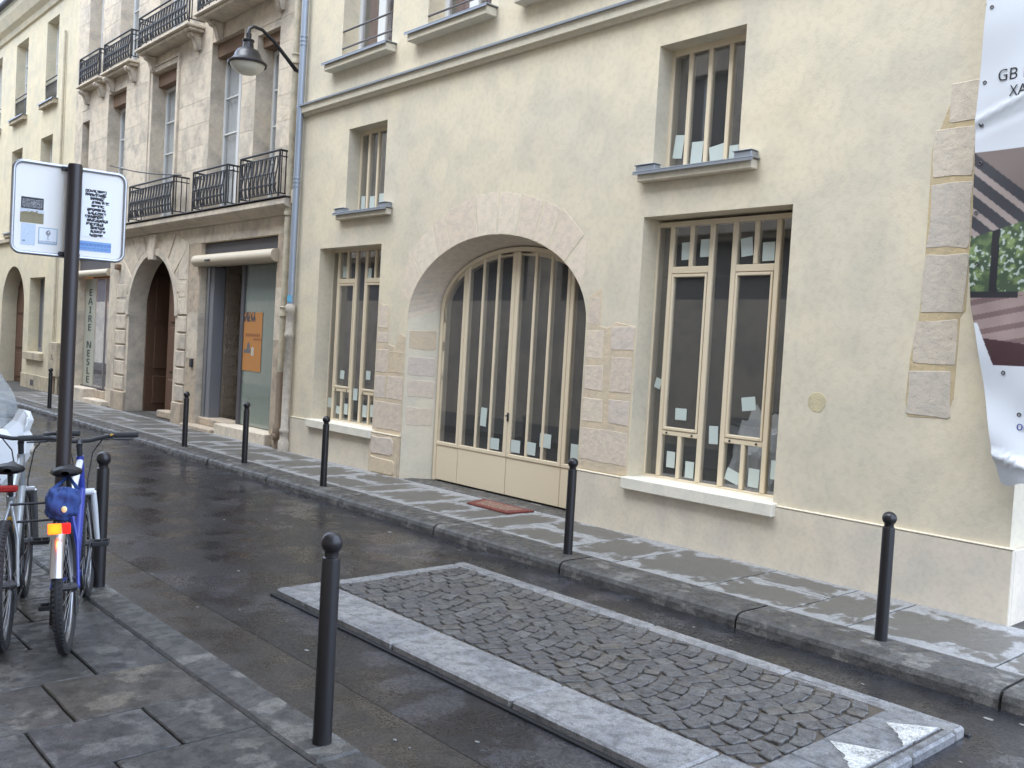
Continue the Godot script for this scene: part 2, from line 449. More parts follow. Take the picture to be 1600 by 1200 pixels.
func _ready() -> void:
	rng.seed = 7
	# camera
	var cam := Camera3D.new()
	cam.name = "camera"
	add_child(cam)
	cam.fov = 44.96; cam.near = 0.05; cam.far = 600.0
	cam.position = V(0, 1.81, 6.959)
	cam.basis = Basis.from_euler(Vector3(deg_to_rad(-2.007), deg_to_rad(47.939), deg_to_rad(3.3107)))
	cam.current = true
	# overcast sky
	var env := Environment.new()
	env.background_mode = Environment.BG_SKY
	var sm := ProceduralSkyMaterial.new()
	sm.sky_top_color = Color(0.81, 0.877, 0.995); sm.sky_horizon_color = Color(0.76, 0.82, 0.91); sm.sky_curve = 0.3
	sm.ground_bottom_color = Color(0.22, 0.21, 0.2); sm.ground_horizon_color = Color(0.45, 0.45, 0.45)
	var sky := Sky.new(); sky.sky_material = sm
	env.sky = sky
	env.background_energy_multiplier = 1.0
	env.tonemap_mode = Environment.TONE_MAPPER_LINEAR
	env.tonemap_exposure = 5.1
	env.sdfgi_enabled = true; env.ssao_enabled = true; env.ssil_enabled = true
	var we := WorldEnvironment.new(); we.name = "environment"; we.environment = env
	add_child(we)
	var sun := DirectionalLight3D.new()
	sun.name = "veiled_sun"; sun.light_energy = 0.3; sun.light_angular_distance = 40.0; sun.light_color = Color(0.93, 0.96, 1.0); sun.shadow_enabled = true
	add_child(sun)
	sun.look_at_from_position(V(-6, 20, 12), V(-4, 0, 1))

	make_materials()
	ground()
	cream_building()
	stone_building()
	far_building()
	opposite_buildings()
	pipes_and_lamp()
	traffic_island()
	bollards()
	signpost()
	bicycles()
	scooter()
	banner()
	small_things()


# ------------------------------------------------------------------ ground
func slab_piece(x0: float, z0: float, x1: float, z1: float, top: float, thick: float, j: float, ch: float, tilt := 0.003) -> G:
	var g := G.new()
	var cx := (x0 + x1) / 2; var cz := (z0 + z1) / 2
	g.xf = Transform3D(Basis(Vector3(rng.randf_range(-1, 1), 0, rng.randf_range(-1, 1)).normalized(), rng.randf_range(0, tilt)) * FLAT, V(cx, top, cz))
	g.prism(rough_rect(x0 - cx, cz - z1, x1 - cx, cz - z0, j, 0.012), -thick, 0.0, ch)
	return g

func ground() -> void:
	structure("ground", boxg(V(-150, -0.3, -150), V(150, -0.05, 150)), M.earth, "bare ground beneath and beyond the street")
	structure("road", boxg(V(-60, -0.04, 1.47), V(30, 0, 4.309)), M.asphalt, "damp dark asphalt roadway between the two pavements")
	structure("gutter", boxg(V(-60, -0.045, 4.318), V(30, 0.003, 4.86)), M.gutter_asphalt, "wet brown gutter strip along the near kerb")
	# far pavement
	var p := structure("far_pavement", boxg(V(-60, -0.04, -1.6), V(30, 0.088, 1.47)), M.joint, "narrow flagged pavement in front of the cream building, wet with pale dried edges")
	var x := 1.2
	var k := 0
	while x > -30.0:
		var w := 1.72 if x < -1.5 or x > 0.0 else 1.55
		var x1 := x; var x0 := x - w
		if absf(x - 1.2) < 0.01: x0 = -0.16
		elif x1 < -0.1 and x1 > -0.3: x0 = -1.885
		var g := G.new()
		g.xf = Transform3D(Basis.IDENTITY, V(0, 0, 0))
		var jj := rng.randf_range(-0.006, 0.006)
		# a rounded front edge worn by wheels
		var prof := PackedVector2Array([Vector2(1.115, -0.04), Vector2(1.515 + jj, -0.04), Vector2(1.51 + jj, 0.05), Vector2(1.498 + jj, 0.082), Vector2(1.47 + jj, 0.099), Vector2(1.43, 0.104), Vector2(1.115, 0.102)])
		g.xf = Transform3D(Basis(Vector3(0, 0, 1), Vector3(0, 1, 0), Vector3(-1, 0, 0)), V(x1 - 0.006, 0, 0))
		g.prism(prof, 0.0, x1 - x0 - 0.012, 0.006, true)
		part("kerb_stone", g, M.far_kerb, p)
		x = x0
	x = 0.9
	var widths := [0.62, 0.9, 0.5, 0.48, 0.52, 0.92, 0.46, 0.74, 0.88]
	while x > -25.0:
		var w: float = widths[k % 9] * rng.randf_range(0.92, 1.08)
		var splits := [[0.012, 1.105]] if k % 3 != 1 else [[0.012, rng.randf_range(0.45, 0.6)], []]
		if splits.size() == 2: splits[1] = [splits[0][1] + 0.004, 1.105]
		for s in splits:
			var g := G.new()
			var cx := x - w / 2; var cz: float = (s[0] + s[1]) / 2
			var hx := w / 2 - 0.004; var hz: float = (s[1] - s[0]) / 2 - 0.003
			g.xf = Transform3D(Basis(Vector3(rng.randf_range(-1, 1), 0, rng.randf_range(-1, 1)).normalized(), rng.randf_range(0, 0.004)) * FLAT, V(cx, 0.1, cz))
			g.prism(rough_rect(-hx, -hz, hx, hz, 0.006, 0.012), -0.03, 0.0, 0.004)
			for i in g.t.size():   # one slab, one picture of damp and dry
				var q := g.xf.affine_inverse() * g.v[i]
				g.t[i] = Vector2((q.x + hx) / (2 * hx), (hz - q.y) / (2 * hz))
			part("paving_slab", g, M["far_slab_%d" % (rng.randi() % 4)], p)
		x -= w; k += 1
	# near pavement
	var q := structure("near_pavement", boxg(V(-60, -0.04, 4.86), V(30, 0.125, 7.62)), M.joint, "flagged pavement with kerb on the near side of the street")
	x = -0.85
	while x > -14.0:
		part("kerb_stone", slab_piece(x - 1.145, 4.83, x, 5.048, 0.14, 0.17, 0.004, 0.012, 0.002), M.near_kerb, q)
		x -= 1.15
	var edges := [-0.6, -1.1, -1.62, -2.1, -2.62, -3.13, -3.6, -4.06, -4.57, -5.1, -5.58, -6.05, -6.6, -7.1, -7.6, -8.1, -8.6, -9.1, -9.6, -10.1]
	var cuts := {8: [5.42, 5.875, 6.6], 7: [5.67, 6.2, 6.9], 6: [5.395, 5.87, 6.5], 5: [5.67, 6.15], 9: [5.58, 6.1, 6.8]}
	for i in edges.size() - 1:
		var cs: Array = [5.056] + (cuts[i] if cuts.has(i) else [5.056 + rng.randf_range(0.35, 0.6), rng.randf_range(6.0, 6.3), rng.randf_range(6.7, 6.9)]) + [7.6]
		for c in cs.size() - 1:
			part("paving_slab", slab_piece(edges[i + 1] + 0.0025, cs[c] + 0.002, edges[i] - 0.0025, cs[c + 1] - 0.002, 0.14 + rng.randf_range(-0.002, 0.002), 0.03, 0.006, 0.005, 0.003), M["near_slab_%d" % ((i * 3 + c * 2 + (i / 3)) % 4)], q)


# ------------------------------------------------------------------ walls
func arch_y(x: float, cx: float, y0: float, a: float, b: float) -> float:
	var u := (x - cx) / a
	return y0 + b * sqrt(maxf(0.0, 1.0 - u * u))

# front, back and reveals of a wall in the plane z, with rectangular openings [x0, y0, x1, y1]
func pierced(g: G, x0: float, y0: float, x1: float, y1: float, z: float, thick: float, holes: Array) -> void:
	var xs := [x0, x1]; var ys := [y0, y1]
	for h in holes:
		for e in [h[0], h[2]]:
			if not xs.has(e): xs.append(e)
		for e in [h[1], h[3]]:
			if not ys.has(e): ys.append(e)
	xs.sort(); ys.sort()
	var open := func(i: int, j: int) -> bool:
		if i < 0 or j < 0 or i >= xs.size() - 1 or j >= ys.size() - 1: return true
		var cx: float = (xs[i] + xs[i + 1]) / 2; var cy: float = (ys[j] + ys[j + 1]) / 2
		for h in holes:
			if cx > h[0] and cx < h[2] and cy > h[1] and cy < h[3]: return true
		return false
	var zb := z - thick
	for i in xs.size() - 1:
		for j in ys.size() - 1:
			if open.call(i, j): continue
			var a: float = xs[i]; var b: float = xs[i + 1]; var c: float = ys[j]; var d: float = ys[j + 1]
			g.quad(V(a, c, z), V(b, c, z), V(b, d, z), V(a, d, z))
			g.quad(V(b, c, zb), V(a, c, zb), V(a, d, zb), V(b, d, zb))
			if open.call(i - 1, j): g.quad(V(a, c, zb), V(a, c, z), V(a, d, z), V(a, d, zb))
			if open.call(i + 1, j): g.quad(V(b, c, z), V(b, c, zb), V(b, d, zb), V(b, d, z))
			if open.call(i, j - 1): g.quad(V(a, c, zb), V(b, c, zb), V(b, c, z), V(a, c, z))
			if open.call(i, j + 1): g.quad(V(a, d, z), V(b, d, z), V(b, d, zb), V(a, d, zb))

# the two corners between an arch and its bounding rectangle
func spandrels(g: G, cx: float, y0: float, a: float, b: float, top: float, z0: float, z1: float) -> void:
	var m := 16
	for s in [-1, 1]:
		for i in m:
			var t0 := PI / 2 * i / m; var t1 := PI / 2 * (i + 1) / m
			var p := Vector2(cx + s * a * cos(t0), y0 + b * sin(t0)); var q := Vector2(cx + s * a * cos(t1), y0 + b * sin(t1))
			var poly := PackedVector2Array([p, q, Vector2(q.x, top), Vector2(p.x, top)])
			if s > 0: poly = PackedVector2Array([q, p, Vector2(p.x, top), Vector2(q.x, top)])
			if top - q.y < 0.002: poly = PackedVector2Array([p, q, Vector2(p.x, top)]) if s < 0 else PackedVector2Array([q, p, Vector2(p.x, top)])
			g.prism(poly, z0, z1, 0.0, true)

# a closed dark box behind a facade: floor slabs, back, sides and roof with thickness
func shell(parent: Node, m: Material, x0: float, x1: float, zf: float, zb: float, floors: Array, roof: float) -> void:
	var g := G.new()
	g.box(V(x0, 0, zb - 0.25), V(x1, roof, zb))
	g.box(V(x0, 0, zb + 0.002), V(x0 + 0.25, roof - 0.002, zf - 0.002)); g.box(V(x1 - 0.25, 0, zb + 0.002), V(x1, roof - 0.002, zf - 0.002))
	for f in floors: g.box(V(x0 + 0.252, f - 0.2, zb + 0.002), V(x1 - 0.252, f, zf - 0.002))
	part("inner_wall", g, m, parent)

func pane(parent: Node, x0: float, y0: float, x1: float, y1: float, z: float, m: Material = null) -> void:
	var g := boxg(V(x0, y0, z - 0.012), V(x1, y1, z))
	if not m:      # sealed double glazing: two sheets with air between
		g = G.new()
		for e in [0.0, -0.008]: g.box(V(x0, y0, z - 0.004 + e), V(x1, y1, z + e))
	part("pane", g, m if m else M.glass, parent)

func paper(parent: Node, x: float, y: float, z: float, w: float, h: float, turn: float) -> void:
	var g := G.new()
	g.xf = Transform3D(Basis(Vector3.BACK, turn), V(x, y, z))
	w *= 1.12; h *= 1.12
	g.box(V(-w / 2, -h / 2, -0.0015), V(w / 2, h / 2, 0))
	part("paper_label", g, M.paper, parent)

func sill(parent: Node, m: Material, x0: float, x1: float, y0: float, y1: float, z0: float, z1: float, cover: Material = null) -> void:
	var s := part("sill", boxg(V(x0, y0, z0), V(x1, y1, z1), 0.008), m, parent)
	if cover:
		var g := G.new()
		g.box(V(x0 - 0.03, y1 + 0.002, z0), V(x1 + 0.03, y1 + 0.014, z1 + 0.035), 0.003)
		g.box(V(x0 - 0.03, y1 - 0.022, z1 + 0.028), V(x1 + 0.03, y1 + 0.001, z1 + 0.034))
		part("zinc_cover", g, cover, s)


# ------------------------------------------------------------------ the cream building
const DX := -8.08      # middle of the arched door
const DY := 2.31
const DA := 1.395
const DB := 0.72
const DZ := -0.30

func tall_window(b: Node3D, dx: float, papers: Array) -> void:
	var w := hold("window", b)
	var z := -0.24
	var y0 := 0.64; var y1 := 3.16
	var f := G.new()
	f.box(V(-5.965 + dx, y0, z - 0.06), V(-5.925 + dx, y1, z + 0.012), 0.004); f.box(V(-4.345 + dx, y0, z - 0.06), V(-4.29 + dx, y1, z + 0.012), 0.004)
	f.box(V(-5.924 + dx, y1 - 0.05, z - 0.06), V(-4.346 + dx, y1, z + 0.01), 0.004); f.box(V(-5.924 + dx, y0, z - 0.06), V(-4.346 + dx, y0 + 0.035, z + 0.01), 0.004)
	part("frame", f, M.frame_paint, w)
	var yt := y1 - 0.051; var yb := y0 + 0.036
	for m in [[-5.785, -5.737], [-5.313, -5.262], [-5.06, -5.007], [-4.603, -4.555]]:
		part("mullion", boxg(V(m[0] + dx, yb, z - 0.05), V(m[1] + dx, yt, z + 0.014), 0.005), M.frame_paint, w)
	for c in [[-5.736, -5.314], [-5.006, -4.604]]:
		var mid: float = (c[0] + c[1]) / 2
		for y in [[2.655, 2.72], [1.085, 1.13]]:
			part("transom", boxg(V(c[0] + dx, y[0], z - 0.05), V(c[1] + dx, y[1], z + 0.013), 0.005), M.frame_paint, w)
		part("glazing_bar", boxg(V(mid - 0.022 + dx, 2.721, z - 0.05), V(mid + 0.022 + dx, yt, z + 0.012), 0.004), M.frame_paint, w)
		part("glazing_bar", boxg(V(mid - 0.02 + dx, yb, z - 0.05), V(mid + 0.02 + dx, 1.084, z + 0.012), 0.004), M.frame_paint, w)
		var s := G.new()   # the opening casement
		s.box(V(c[0] + 0.005 + dx, 1.136, z - 0.03), V(c[0] + 0.028 + dx, 2.648, z + 0.018), 0.004); s.box(V(c[1] - 0.028 + dx, 1.136, z - 0.03), V(c[1] - 0.005 + dx, 2.648, z + 0.018), 0.004)
		s.box(V(c[0] + 0.029 + dx, 1.136, z - 0.03), V(c[1] - 0.029 + dx, 1.165, z + 0.02), 0.004); s.box(V(c[0] + 0.029 + dx, 2.62, z - 0.03), V(c[1] - 0.029 + dx, 2.648, z + 0.02), 0.004)
		part("casement", s, M.frame_paint, w)
		pane(w, c[0] + 0.026 + dx, 1.163, c[1] - 0.026 + dx, 2.622, z - 0.003)
		for h in [c[0] + 0.06, c[1] - 0.06]:
			var bolt := G.new(); bolt.ball(V(h + dx, 1.107, z + 0.018), V(0.011, 0.011, 0.012), 6, 8)
			part("bolt", bolt, M.iron, w)
		for e in [[c[0], mid - 0.022], [mid + 0.022, c[1]]]:
			pane(w, e[0] + dx, 2.72, e[1] + dx, yt, z - 0.006); pane(w, e[0] + dx, yb, e[1] + dx, 1.085, z - 0.006)
	for c in [[-5.925, -5.785], [-5.262, -5.06], [-4.555, -4.345]]:
		pane(w, c[0] + dx, yb, c[1] + dx, yt, z - 0.006)
	for p in papers: paper(w, p[0], p[1], z - (0.0005 if p[1] > 1.17 and p[1] < 2.6 else 0.0035), p[2], p[3], p[4])
	sill(b, M.sill_stone, -5.96 + dx, -4.27 + dx, 0.54, 0.655, -0.28, 0.09)

func upper_small_window(b: Node3D, x0: float, x1: float, y0: float, y1: float, papers: Array, cols: Array) -> void:
	var w := hold("window", b)
	var z := -0.21
	var f := G.new()
	f.box(V(x0 - 0.02, y0 - 0.02, z - 0.06), V(x0 + 0.03, y1 + 0.02, z + 0.012), 0.004); f.box(V(x1 - 0.03, y0 - 0.02, z - 0.06), V(x1 + 0.02, y1 + 0.02, z + 0.012), 0.004)
	f.box(V(x0 + 0.031, y1 - 0.045, z - 0.06), V(x1 - 0.031, y1 + 0.02, z + 0.01), 0.004); f.box(V(x0 + 0.031, y0 - 0.02, z - 0.06), V(x1 - 0.031, y0 + 0.02, z + 0.01), 0.004)
	part("frame", f, M.frame_paint, w)
	var last := x0 + 0.03
	for c in cols + [x1 - 0.03]:
		pane(w, last, y0 + 0.02, c, y1 - 0.045, z - 0.006)
		if c != x1 - 0.03: part("glazing_bar", boxg(V(c - 0.022, y0 + 0.021, z - 0.05), V(c + 0.022, y1 - 0.046, z + 0.012), 0.004), M.frame_paint, w)
		last = c
	for p in papers: paper(w, p[0], p[1], z - 0.0035, p[2], p[3], p[4])
	sill(b, M.plaster_smooth, x0 - 0.12, x1 + 0.20, y0 - 0.105, y0 - 0.02, -0.26, 0.085, M.zinc)
	for s in [[x0 - 0.13, x0 + 0.10], [x1 + 0.02, x1 + 0.2]]:   # folded zinc upstands at the ends of the sill
		var g := G.new()
		g.box(V(s[0], y0 - 0.004, 0.004), V(s[1], y0 + 0.045, 0.10), 0.004)
		g.box(V(s[0] - 0.012, y0 + 0.047, 0.004), V(s[1] + 0.012, y0 + 0.056, 0.112), 0.003)
		part("zinc_upstand", g, M.zinc, b)

func cloth(x0: float, x1: float, y0: float, y1: float, z: float, folds: float) -> G:
	var g := G.new()
	var m := 48
	for i in m:
		var a := float(i) / m; var c := float(i + 1) / m
		var za := z + 0.018 * sin(a * folds * TAU) + 0.008 * sin(a * folds * 2.3 * TAU + 1.0); var zc := z + 0.018 * sin(c * folds * TAU) + 0.008 * sin(c * folds * 2.3 * TAU + 1.0)
		g.quad(V(lerpf(x0, x1, a), y0, za), V(lerpf(x0, x1, c), y0, zc), V(lerpf(x0, x1, c), y1, zc), V(lerpf(x0, x1, a), y1, za))
	return g

func cream_building() -> void:
	var b := thing("cream_building", "freshly plastered cream building with arched glazed door and tall barred windows", "building")
	var holes := [[-12.06, 0.6, -10.465, 3.145], [-11.42, 3.55, -10.475, 4.79], [-5.94, 0.6, -4.315, 3.185], [-5.87, 3.55, -4.895, 4.815], [-9.78, 0.0, -6.63, 3.14],
		[-11.73, 5.78, -10.475, 8.0], [-9.69, 5.78, -8.45, 8.0], [-7.66, 5.78, -6.42, 8.0], [-5.62, 5.78, -4.38, 8.0]]
	var g := G.new()
	pierced(g, -12.78, 0.0, -2.42, 12.0, 0.0, 0.34, holes)
	spandrels(g, -8.205, 2.15, 1.575, 0.99, 3.14, -0.34, 0.0)
	g.quad(V(-2.42, 0, -0.34), V(-2.42, 0, -9), V(-2.42, 12, -9), V(-2.42, 12, -0.34))
	g.quad(V(-12.78, 0, -9), V(-12.78, 0, -0.34), V(-12.78, 12, -0.34), V(-12.78, 12, -9))
	part("wall", g, M.plaster, b)
	shell(b, M.interior, -12.77, -2.43, -0.345, -5.5, [0.09, 3.4, 5.3, 12.0], 12.0)
	# splayed reveal of the arch
	var rv := G.new(); var sf := G.new()
	var seg := 40
	for i in seg:
		var t0 := PI - PI * i / seg; var t1 := PI - PI * (i + 1) / seg
		var o0 := V(-8.205 + 1.573 * cos(t0), 2.15 + 0.988 * sin(t0), -0.001); var o1 := V(-8.205 + 1.573 * cos(t1), 2.15 + 0.988 * sin(t1), -0.001)
		var i0 := V(DX + DA * cos(t0), DY + DB * sin(t0), DZ - 0.06); var i1 := V(DX + DA * cos(t1), DY + DB * sin(t1), DZ - 0.06)
		sf.quad(o0, i0, i1, o1)
	for s in [-1.0, 1.0]:
		var ox: float = -8.205 + s * 1.573; var ix: float = DX + s * DA
		rv = G.new()
		if s < 0: rv.quad(V(ox, 0.05, -0.001), V(ix, 0.05, DZ - 0.06), V(ix, DY, DZ - 0.06), V(ox, 2.15, -0.001))
		else: rv.quad(V(ix, 0.05, DZ - 0.06), V(ox, 0.05, -0.001), V(ox, 2.15, -0.001), V(ix, DY, DZ - 0.06))
		part("arch_jamb", rv, M.plaster_smooth, b)
	part("arch_soffit", sf, M.voussoir_1, b)
	# stones of the arch left bare in the plaster
	var vs := [[-9.76, -9.98, 2.52], [-9.52, -9.80, 3.02], [-9.2, -9.36, 3.32], [-8.97, -9.12, 3.44], [-8.46, -8.54, 3.61], [-8.12, -8.11, 3.63], [-7.80, -7.72, 3.56], [-7.50, -7.35, 3.46], [-7.25, -7.08, 3.35], [-6.98, -6.72, 3.06], [-6.72, -6.67, 2.70]]
	for i in vs.size() - 1:
		var p: Array = vs[i]; var q: Array = vs[i + 1]
		var poly := PackedVector2Array()
		var gap := 0.014
		for k in 5:
			var x := lerpf(p[0] + gap, q[0] - gap, k / 4.0)
			poly.append(Vector2(x, arch_y(x, -8.205, 2.15, 1.575, 0.99) + 0.004))
		var e0 := Vector2(p[1] + gap, p[2]); var e1 := Vector2(q[1] - gap, q[2])
		for k in 3: poly.append(poly[4].lerp(e1, (k + 1) / 4.0) + Vector2(rng.randf_range(-0.008, 0.008), 0))
		for k in 6: poly.append(e1.lerp(e0, k / 5.0) + Vector2(0, rng.randf_range(-0.010, 0.012)))
		for k in 3: poly.append(e0.lerp(poly[0], (k + 1) / 4.0) + Vector2(rng.randf_range(-0.008, 0.008), 0))
		var vg := G.new()
		vg.prism(poly, -0.05, 0.0018 + rng.randf_range(0, 0.001), 0.0012)
		part("voussoir", vg, M["voussoir_%d" % [1, 3, 0, 2, 3, 3, 0, 0, 2, 1][i]], b)
	# bare stone piers on both sides of the door, in their ochre mortar
	var mg: G
	mg = G.new()
	mg.prism(PackedVector2Array([Vector2(-10.452, 0.63), Vector2(-9.80, 0.63), Vector2(-9.80, 1.92), Vector2(-9.93, 1.96), Vector2(-10.02, 1.78), Vector2(-10.17, 1.81), Vector2(-10.2, 2.3), Vector2(-10.452, 2.36)]), -0.05, 0.004, 0.003)
	part("mortar", mg, M.mortar, b)
	mg = G.new()
	mg.prism(PackedVector2Array([Vector2(-6.62, 0.65), Vector2(-5.96, 0.65), Vector2(-5.955, 2.12), Vector2(-6.2, 2.16), Vector2(-6.33, 2.1), Vector2(-6.42, 2.12), Vector2(-6.44, 2.5), Vector2(-6.60, 2.42)]), -0.05, 0.004, 0.003)
	part("mortar", mg, M.mortar, b)
	mg = G.new()
	mg.prism(PackedVector2Array([Vector2(-10.452, 0.08), Vector2(-9.80, 0.08), Vector2(-9.80, 0.622), Vector2(-10.452, 0.622)]), -0.02, 0.046, 0.004)
	part("mortar", mg, M.mortar, b)
	var blocks := [[-10.448, 1.83, -10.17, 1.97], [-10.448, 1.43, -10.165, 1.74], [-10.14, 1.44, -9.81, 1.72], [-10.448, 1.09, -10.19, 1.39], [-10.165, 1.09, -9.81, 1.40], [-10.448, 0.68, -9.81, 1.05],
		[-6.61, 1.78, -6.36, 2.08], [-6.27, 1.88, -5.963, 2.12], [-6.61, 1.46, -6.34, 1.72], [-6.25, 1.46, -5.963, 1.82], [-6.61, 1.14, -6.32, 1.39], [-6.25, 1.14, -5.963, 1.40], [-6.615, 0.74, -5.963, 1.08], [-6.60, 2.13, -6.44, 2.42], [-10.448, 2.02, -10.21, 2.33]]
	for i in blocks.size():
		var k: Array = blocks[i]
		var bg := G.new()
		bg.prism(rough_rect(k[0], k[1], k[2], k[3], 0.014, 0.012), -0.03, 0.0055 + rng.randf_range(0, 0.002), 0.003)
		part("stone_block", bg, M["block_%d" % (i * 7 % 4)], b)
	for k in [[-10.44, 0.34, -9.88, 0.6], [-10.43, 0.1, -9.84, 0.32]]:
		var bg := G.new()
		bg.prism(rough_rect(k[0], k[1], k[2], k[3], 0.02, 0.05), 0.0, 0.054, 0.008)
		part("stone_block", bg, M.mortar if k[1] < 0.2 else M.block_1, b)
	for k in [[0.85, -9.75, 2.02, 1.76, 0], [0.6, 0, 1.68, 1.42, 1], [0, 0, 1.38, 1.14, 0], [0, 0, 1.03, 0.78, 2]]:   # stones of the left jamb, along the splay
		var bg := G.new()
		var from := V(-9.778, 0, -0.001); var to := V(DX - DA, 0, DZ - 0.06)
		var along := (to - from).normalized()
		bg.xf = Transform3D(Basis(along, Vector3.UP, along.cross(Vector3.UP)), from)
		bg.prism(rough_rect(0.03, k[3], 0.40, k[2], 0.02, 0.03), -0.03, 0.003, 0.003)
		part("jamb_stone", bg, M["block_%d" % k[4]] if k[2] < 1.8 else M.mortar, b)
	# long chain of stones near the corner
	var pm := G.new()
	pm.prism(PackedVector2Array([Vector2(-3.21, 1.49), Vector2(-2.92, 1.5), Vector2(-2.88, 1.66), Vector2(-2.875, 2.25), Vector2(-2.84, 2.3), Vector2(-2.84, 3.98), Vector2(-2.95, 3.96), Vector2(-3.07, 3.80), Vector2(-3.17, 3.5), Vector2(-3.165, 2.6), Vector2(-3.18, 2.25), Vector2(-3.225, 1.93), Vector2(-3.235, 1.6)]), -0.03, 0.003, 0.002)
	part("mortar", pm, M.pier_mortar, b)
	for k in [[-3.23, 1.495, -2.89, 1.855, 0], [-3.215, 1.885, -2.88, 2.235, 1], [-3.175, 2.262, -2.843, 2.72, 0], [-3.168, 2.748, -2.843, 3.248, 2], [-3.172, 3.275, -2.843, 3.66, 3], [-3.07, 3.675, -2.843, 3.985, 3]]:
		var bg := G.new()
		bg.prism(rough_rect(k[0], k[1], k[2], k[3], 0.022, 0.02), -0.03, 0.005 + rng.randf_range(0, 0.002), 0.003)
		part("stone_block", bg, M["pier_block_%d" % k[4]], b)
	var sg := G.new()
	var sp := PackedVector2Array()
	for i in 20: sp.append(Vector2(-3.97, 1.54) + Vector2(cos(TAU * i / 20), sin(TAU * i / 20)) * 0.083 * rng.randf_range(0.93, 1.06))
	sg.prism(sp, -0.01, 0.0025, 0.0015)
	part("repair_patch", sg, M.stain, b)
	# plinth
	for k in [[V(-12.775, 0.05, -0.02), V(-10.454, 0.625, 0.03)], [V(-6.625, 0.05, -0.02), V(-2.388, 0.625, 0.03)], [V(-2.41, 0.05, -9), V(-2.389, 0.624, -0.021)]]:
		part("plinth", boxg(k[0], k[1], 0.006), M.plinth, b)
	for k in [[-12.775, -12.08, 0.034], [-10.452, -9.79, 0.05], [-6.62, -5.965, 0.034], [-4.265, -2.384, 0.034]]:
		part("plinth_capping", boxg(V(k[0], 0.627, -0.02), V(k[1], 0.639, k[2]), 0.004), M.plaster_smooth, b)
	# string course with its zinc flashing
	var st := G.new()
	st.xf = Transform3D(Basis(Vector3(0, 0, 1), Vector3(0, 1, 0), Vector3(-1, 0, 0)), V(-2.42, 0, 0))
	st.prism(PackedVector2Array([Vector2(-0.02, 5.14), Vector2(0.035, 5.145), Vector2(0.05, 5.17), Vector2(0.09, 5.185), Vector2(0.10, 5.29), Vector2(-0.02, 5.30)]), 0.0, 10.34, 0.0, true)
	part("string_course", st, M.plaster_smooth, b)
	var zf := G.new()
	zf.xf = Transform3D(Basis(Vector3(0, 0, 1), Vector3(0, 1, 0), Vector3(-1, 0, 0)), V(-2.40, 0, 0))
	zf.prism(PackedVector2Array([Vector2(-0.01, 5.302), Vector2(0.104, 5.292), Vector2(0.106, 5.275), Vector2(0.125, 5.275), Vector2(0.127, 5.30), Vector2(-0.01, 5.345)]), 0.0, 10.37, 0.0, true)
	part("zinc_flashing", zf, M.zinc, b)
	# windows
	tall_window(b, 0.0, [[-5.59, 2.87, 0.10, 0.15, 0.03], [-5.37, 2.89, 0.10, 0.15, 0.0], [-4.91, 2.88, 0.11, 0.15, 0.12], [-4.68, 2.83, 0.11, 0.15, 0.02], [-5.83, 1.58, 0.07, 0.09, -0.3], [-5.53, 1.3, 0.12, 0.10, 0.02], [-4.78, 1.46, 0.13, 0.11, 0.15], [-5.14, 1.14, 0.09, 0.15, 0.05], [-5.62, 0.85, 0.09, 0.14, 0.0], [-5.39, 0.78, 0.09, 0.14, 0.0], [-4.90, 0.785, 0.14, 0.10, -0.3], [-4.68, 0.80, 0.10, 0.15, -0.02], [-4.46, 0.9, 0.09, 0.15, 0.0]])
	tall_window(b, -6.13, [[-11.67, 1.33, 0.10, 0.11, -0.05], [-10.99, 1.36, 0.10, 0.11, 0.0], [-11.99, 0.9, 0.09, 0.13, 0.0], [-11.74, 0.81, 0.10, 0.10, -0.1], [-11.53, 0.84, 0.09, 0.14, 0.0], [-11.30, 1.07, 0.10, 0.15, 0.0], [-11.04, 0.85, 0.10, 0.15, 0.0], [-10.85, 0.87, 0.09, 0.15, 0.0], [-11.74, 2.82, 0.10, 0.14, 0.0], [-11.10, 2.78, 0.10, 0.14, 0.0]])
	upper_small_window(b, -5.87, -4.895, 3.62, 4.80, [[-5.74, 3.88, 0.10, 0.20, -0.12], [-5.52, 3.79, 0.12, 0.2, -0.05], [-5.27, 3.77, 0.18, 0.13, 0.15], [-5.10, 3.75, 0.09, 0.12, 0.0]], [-5.645, -5.415, -5.185])
	upper_small_window(b, -11.42, -10.475, 3.62, 4.78, [[-11.31, 3.79, 0.09, 0.16, 0.0], [-11.08, 3.77, 0.11, 0.16, 0.0], [-10.85, 3.8, 0.10, 0.14, 0.0]], [-11.20, -10.97, -10.73])
	for i in 4:
		var x0: float = [-11.73, -9.69, -7.66, -5.62][i]
		var x1: float = [-10.475, -8.45, -6.42, -4.38][i]
		var w := hold("window", b)
		var f := G.new()
		for e in [x0 - 0.02, x1 - 0.06]: f.box(V(e, 5.76, -0.33), V(e + 0.08, 8.02, -0.26), 0.006)
		f.box(V(x0 + 0.061, 5.76, -0.33), V(x1 - 0.061, 5.84, -0.262), 0.006)
		f.box(V(x0 + 0.50, 5.841, -0.33), V(x0 + 0.68, 8.0, -0.255), 0.008)
		part("frame", f, M.white_frame, w)
		pane(w, x0 + 0.06, 5.84, x0 + 0.5, 8.0, -0.29); pane(w, x0 + 0.68, 5.84, x1 - 0.06, 8.0, -0.29)
		part("curtain", cloth(x0 + 0.02, x1 - 0.05, 5.8, 8.0, -0.42, 5.0), M.curtain_red, w)
		sill(b, M.plaster_smooth, x0 - 0.22, x1 + 0.10, 5.655, 5.755, -0.3, 0.15, M.zinc)
		var r := G.new()
		for y in [5.97, 6.21]: r.tube([V(x0 - 0.01, y, -0.012), V(x1 + 0.01, y, -0.012)], 0.014, 8)
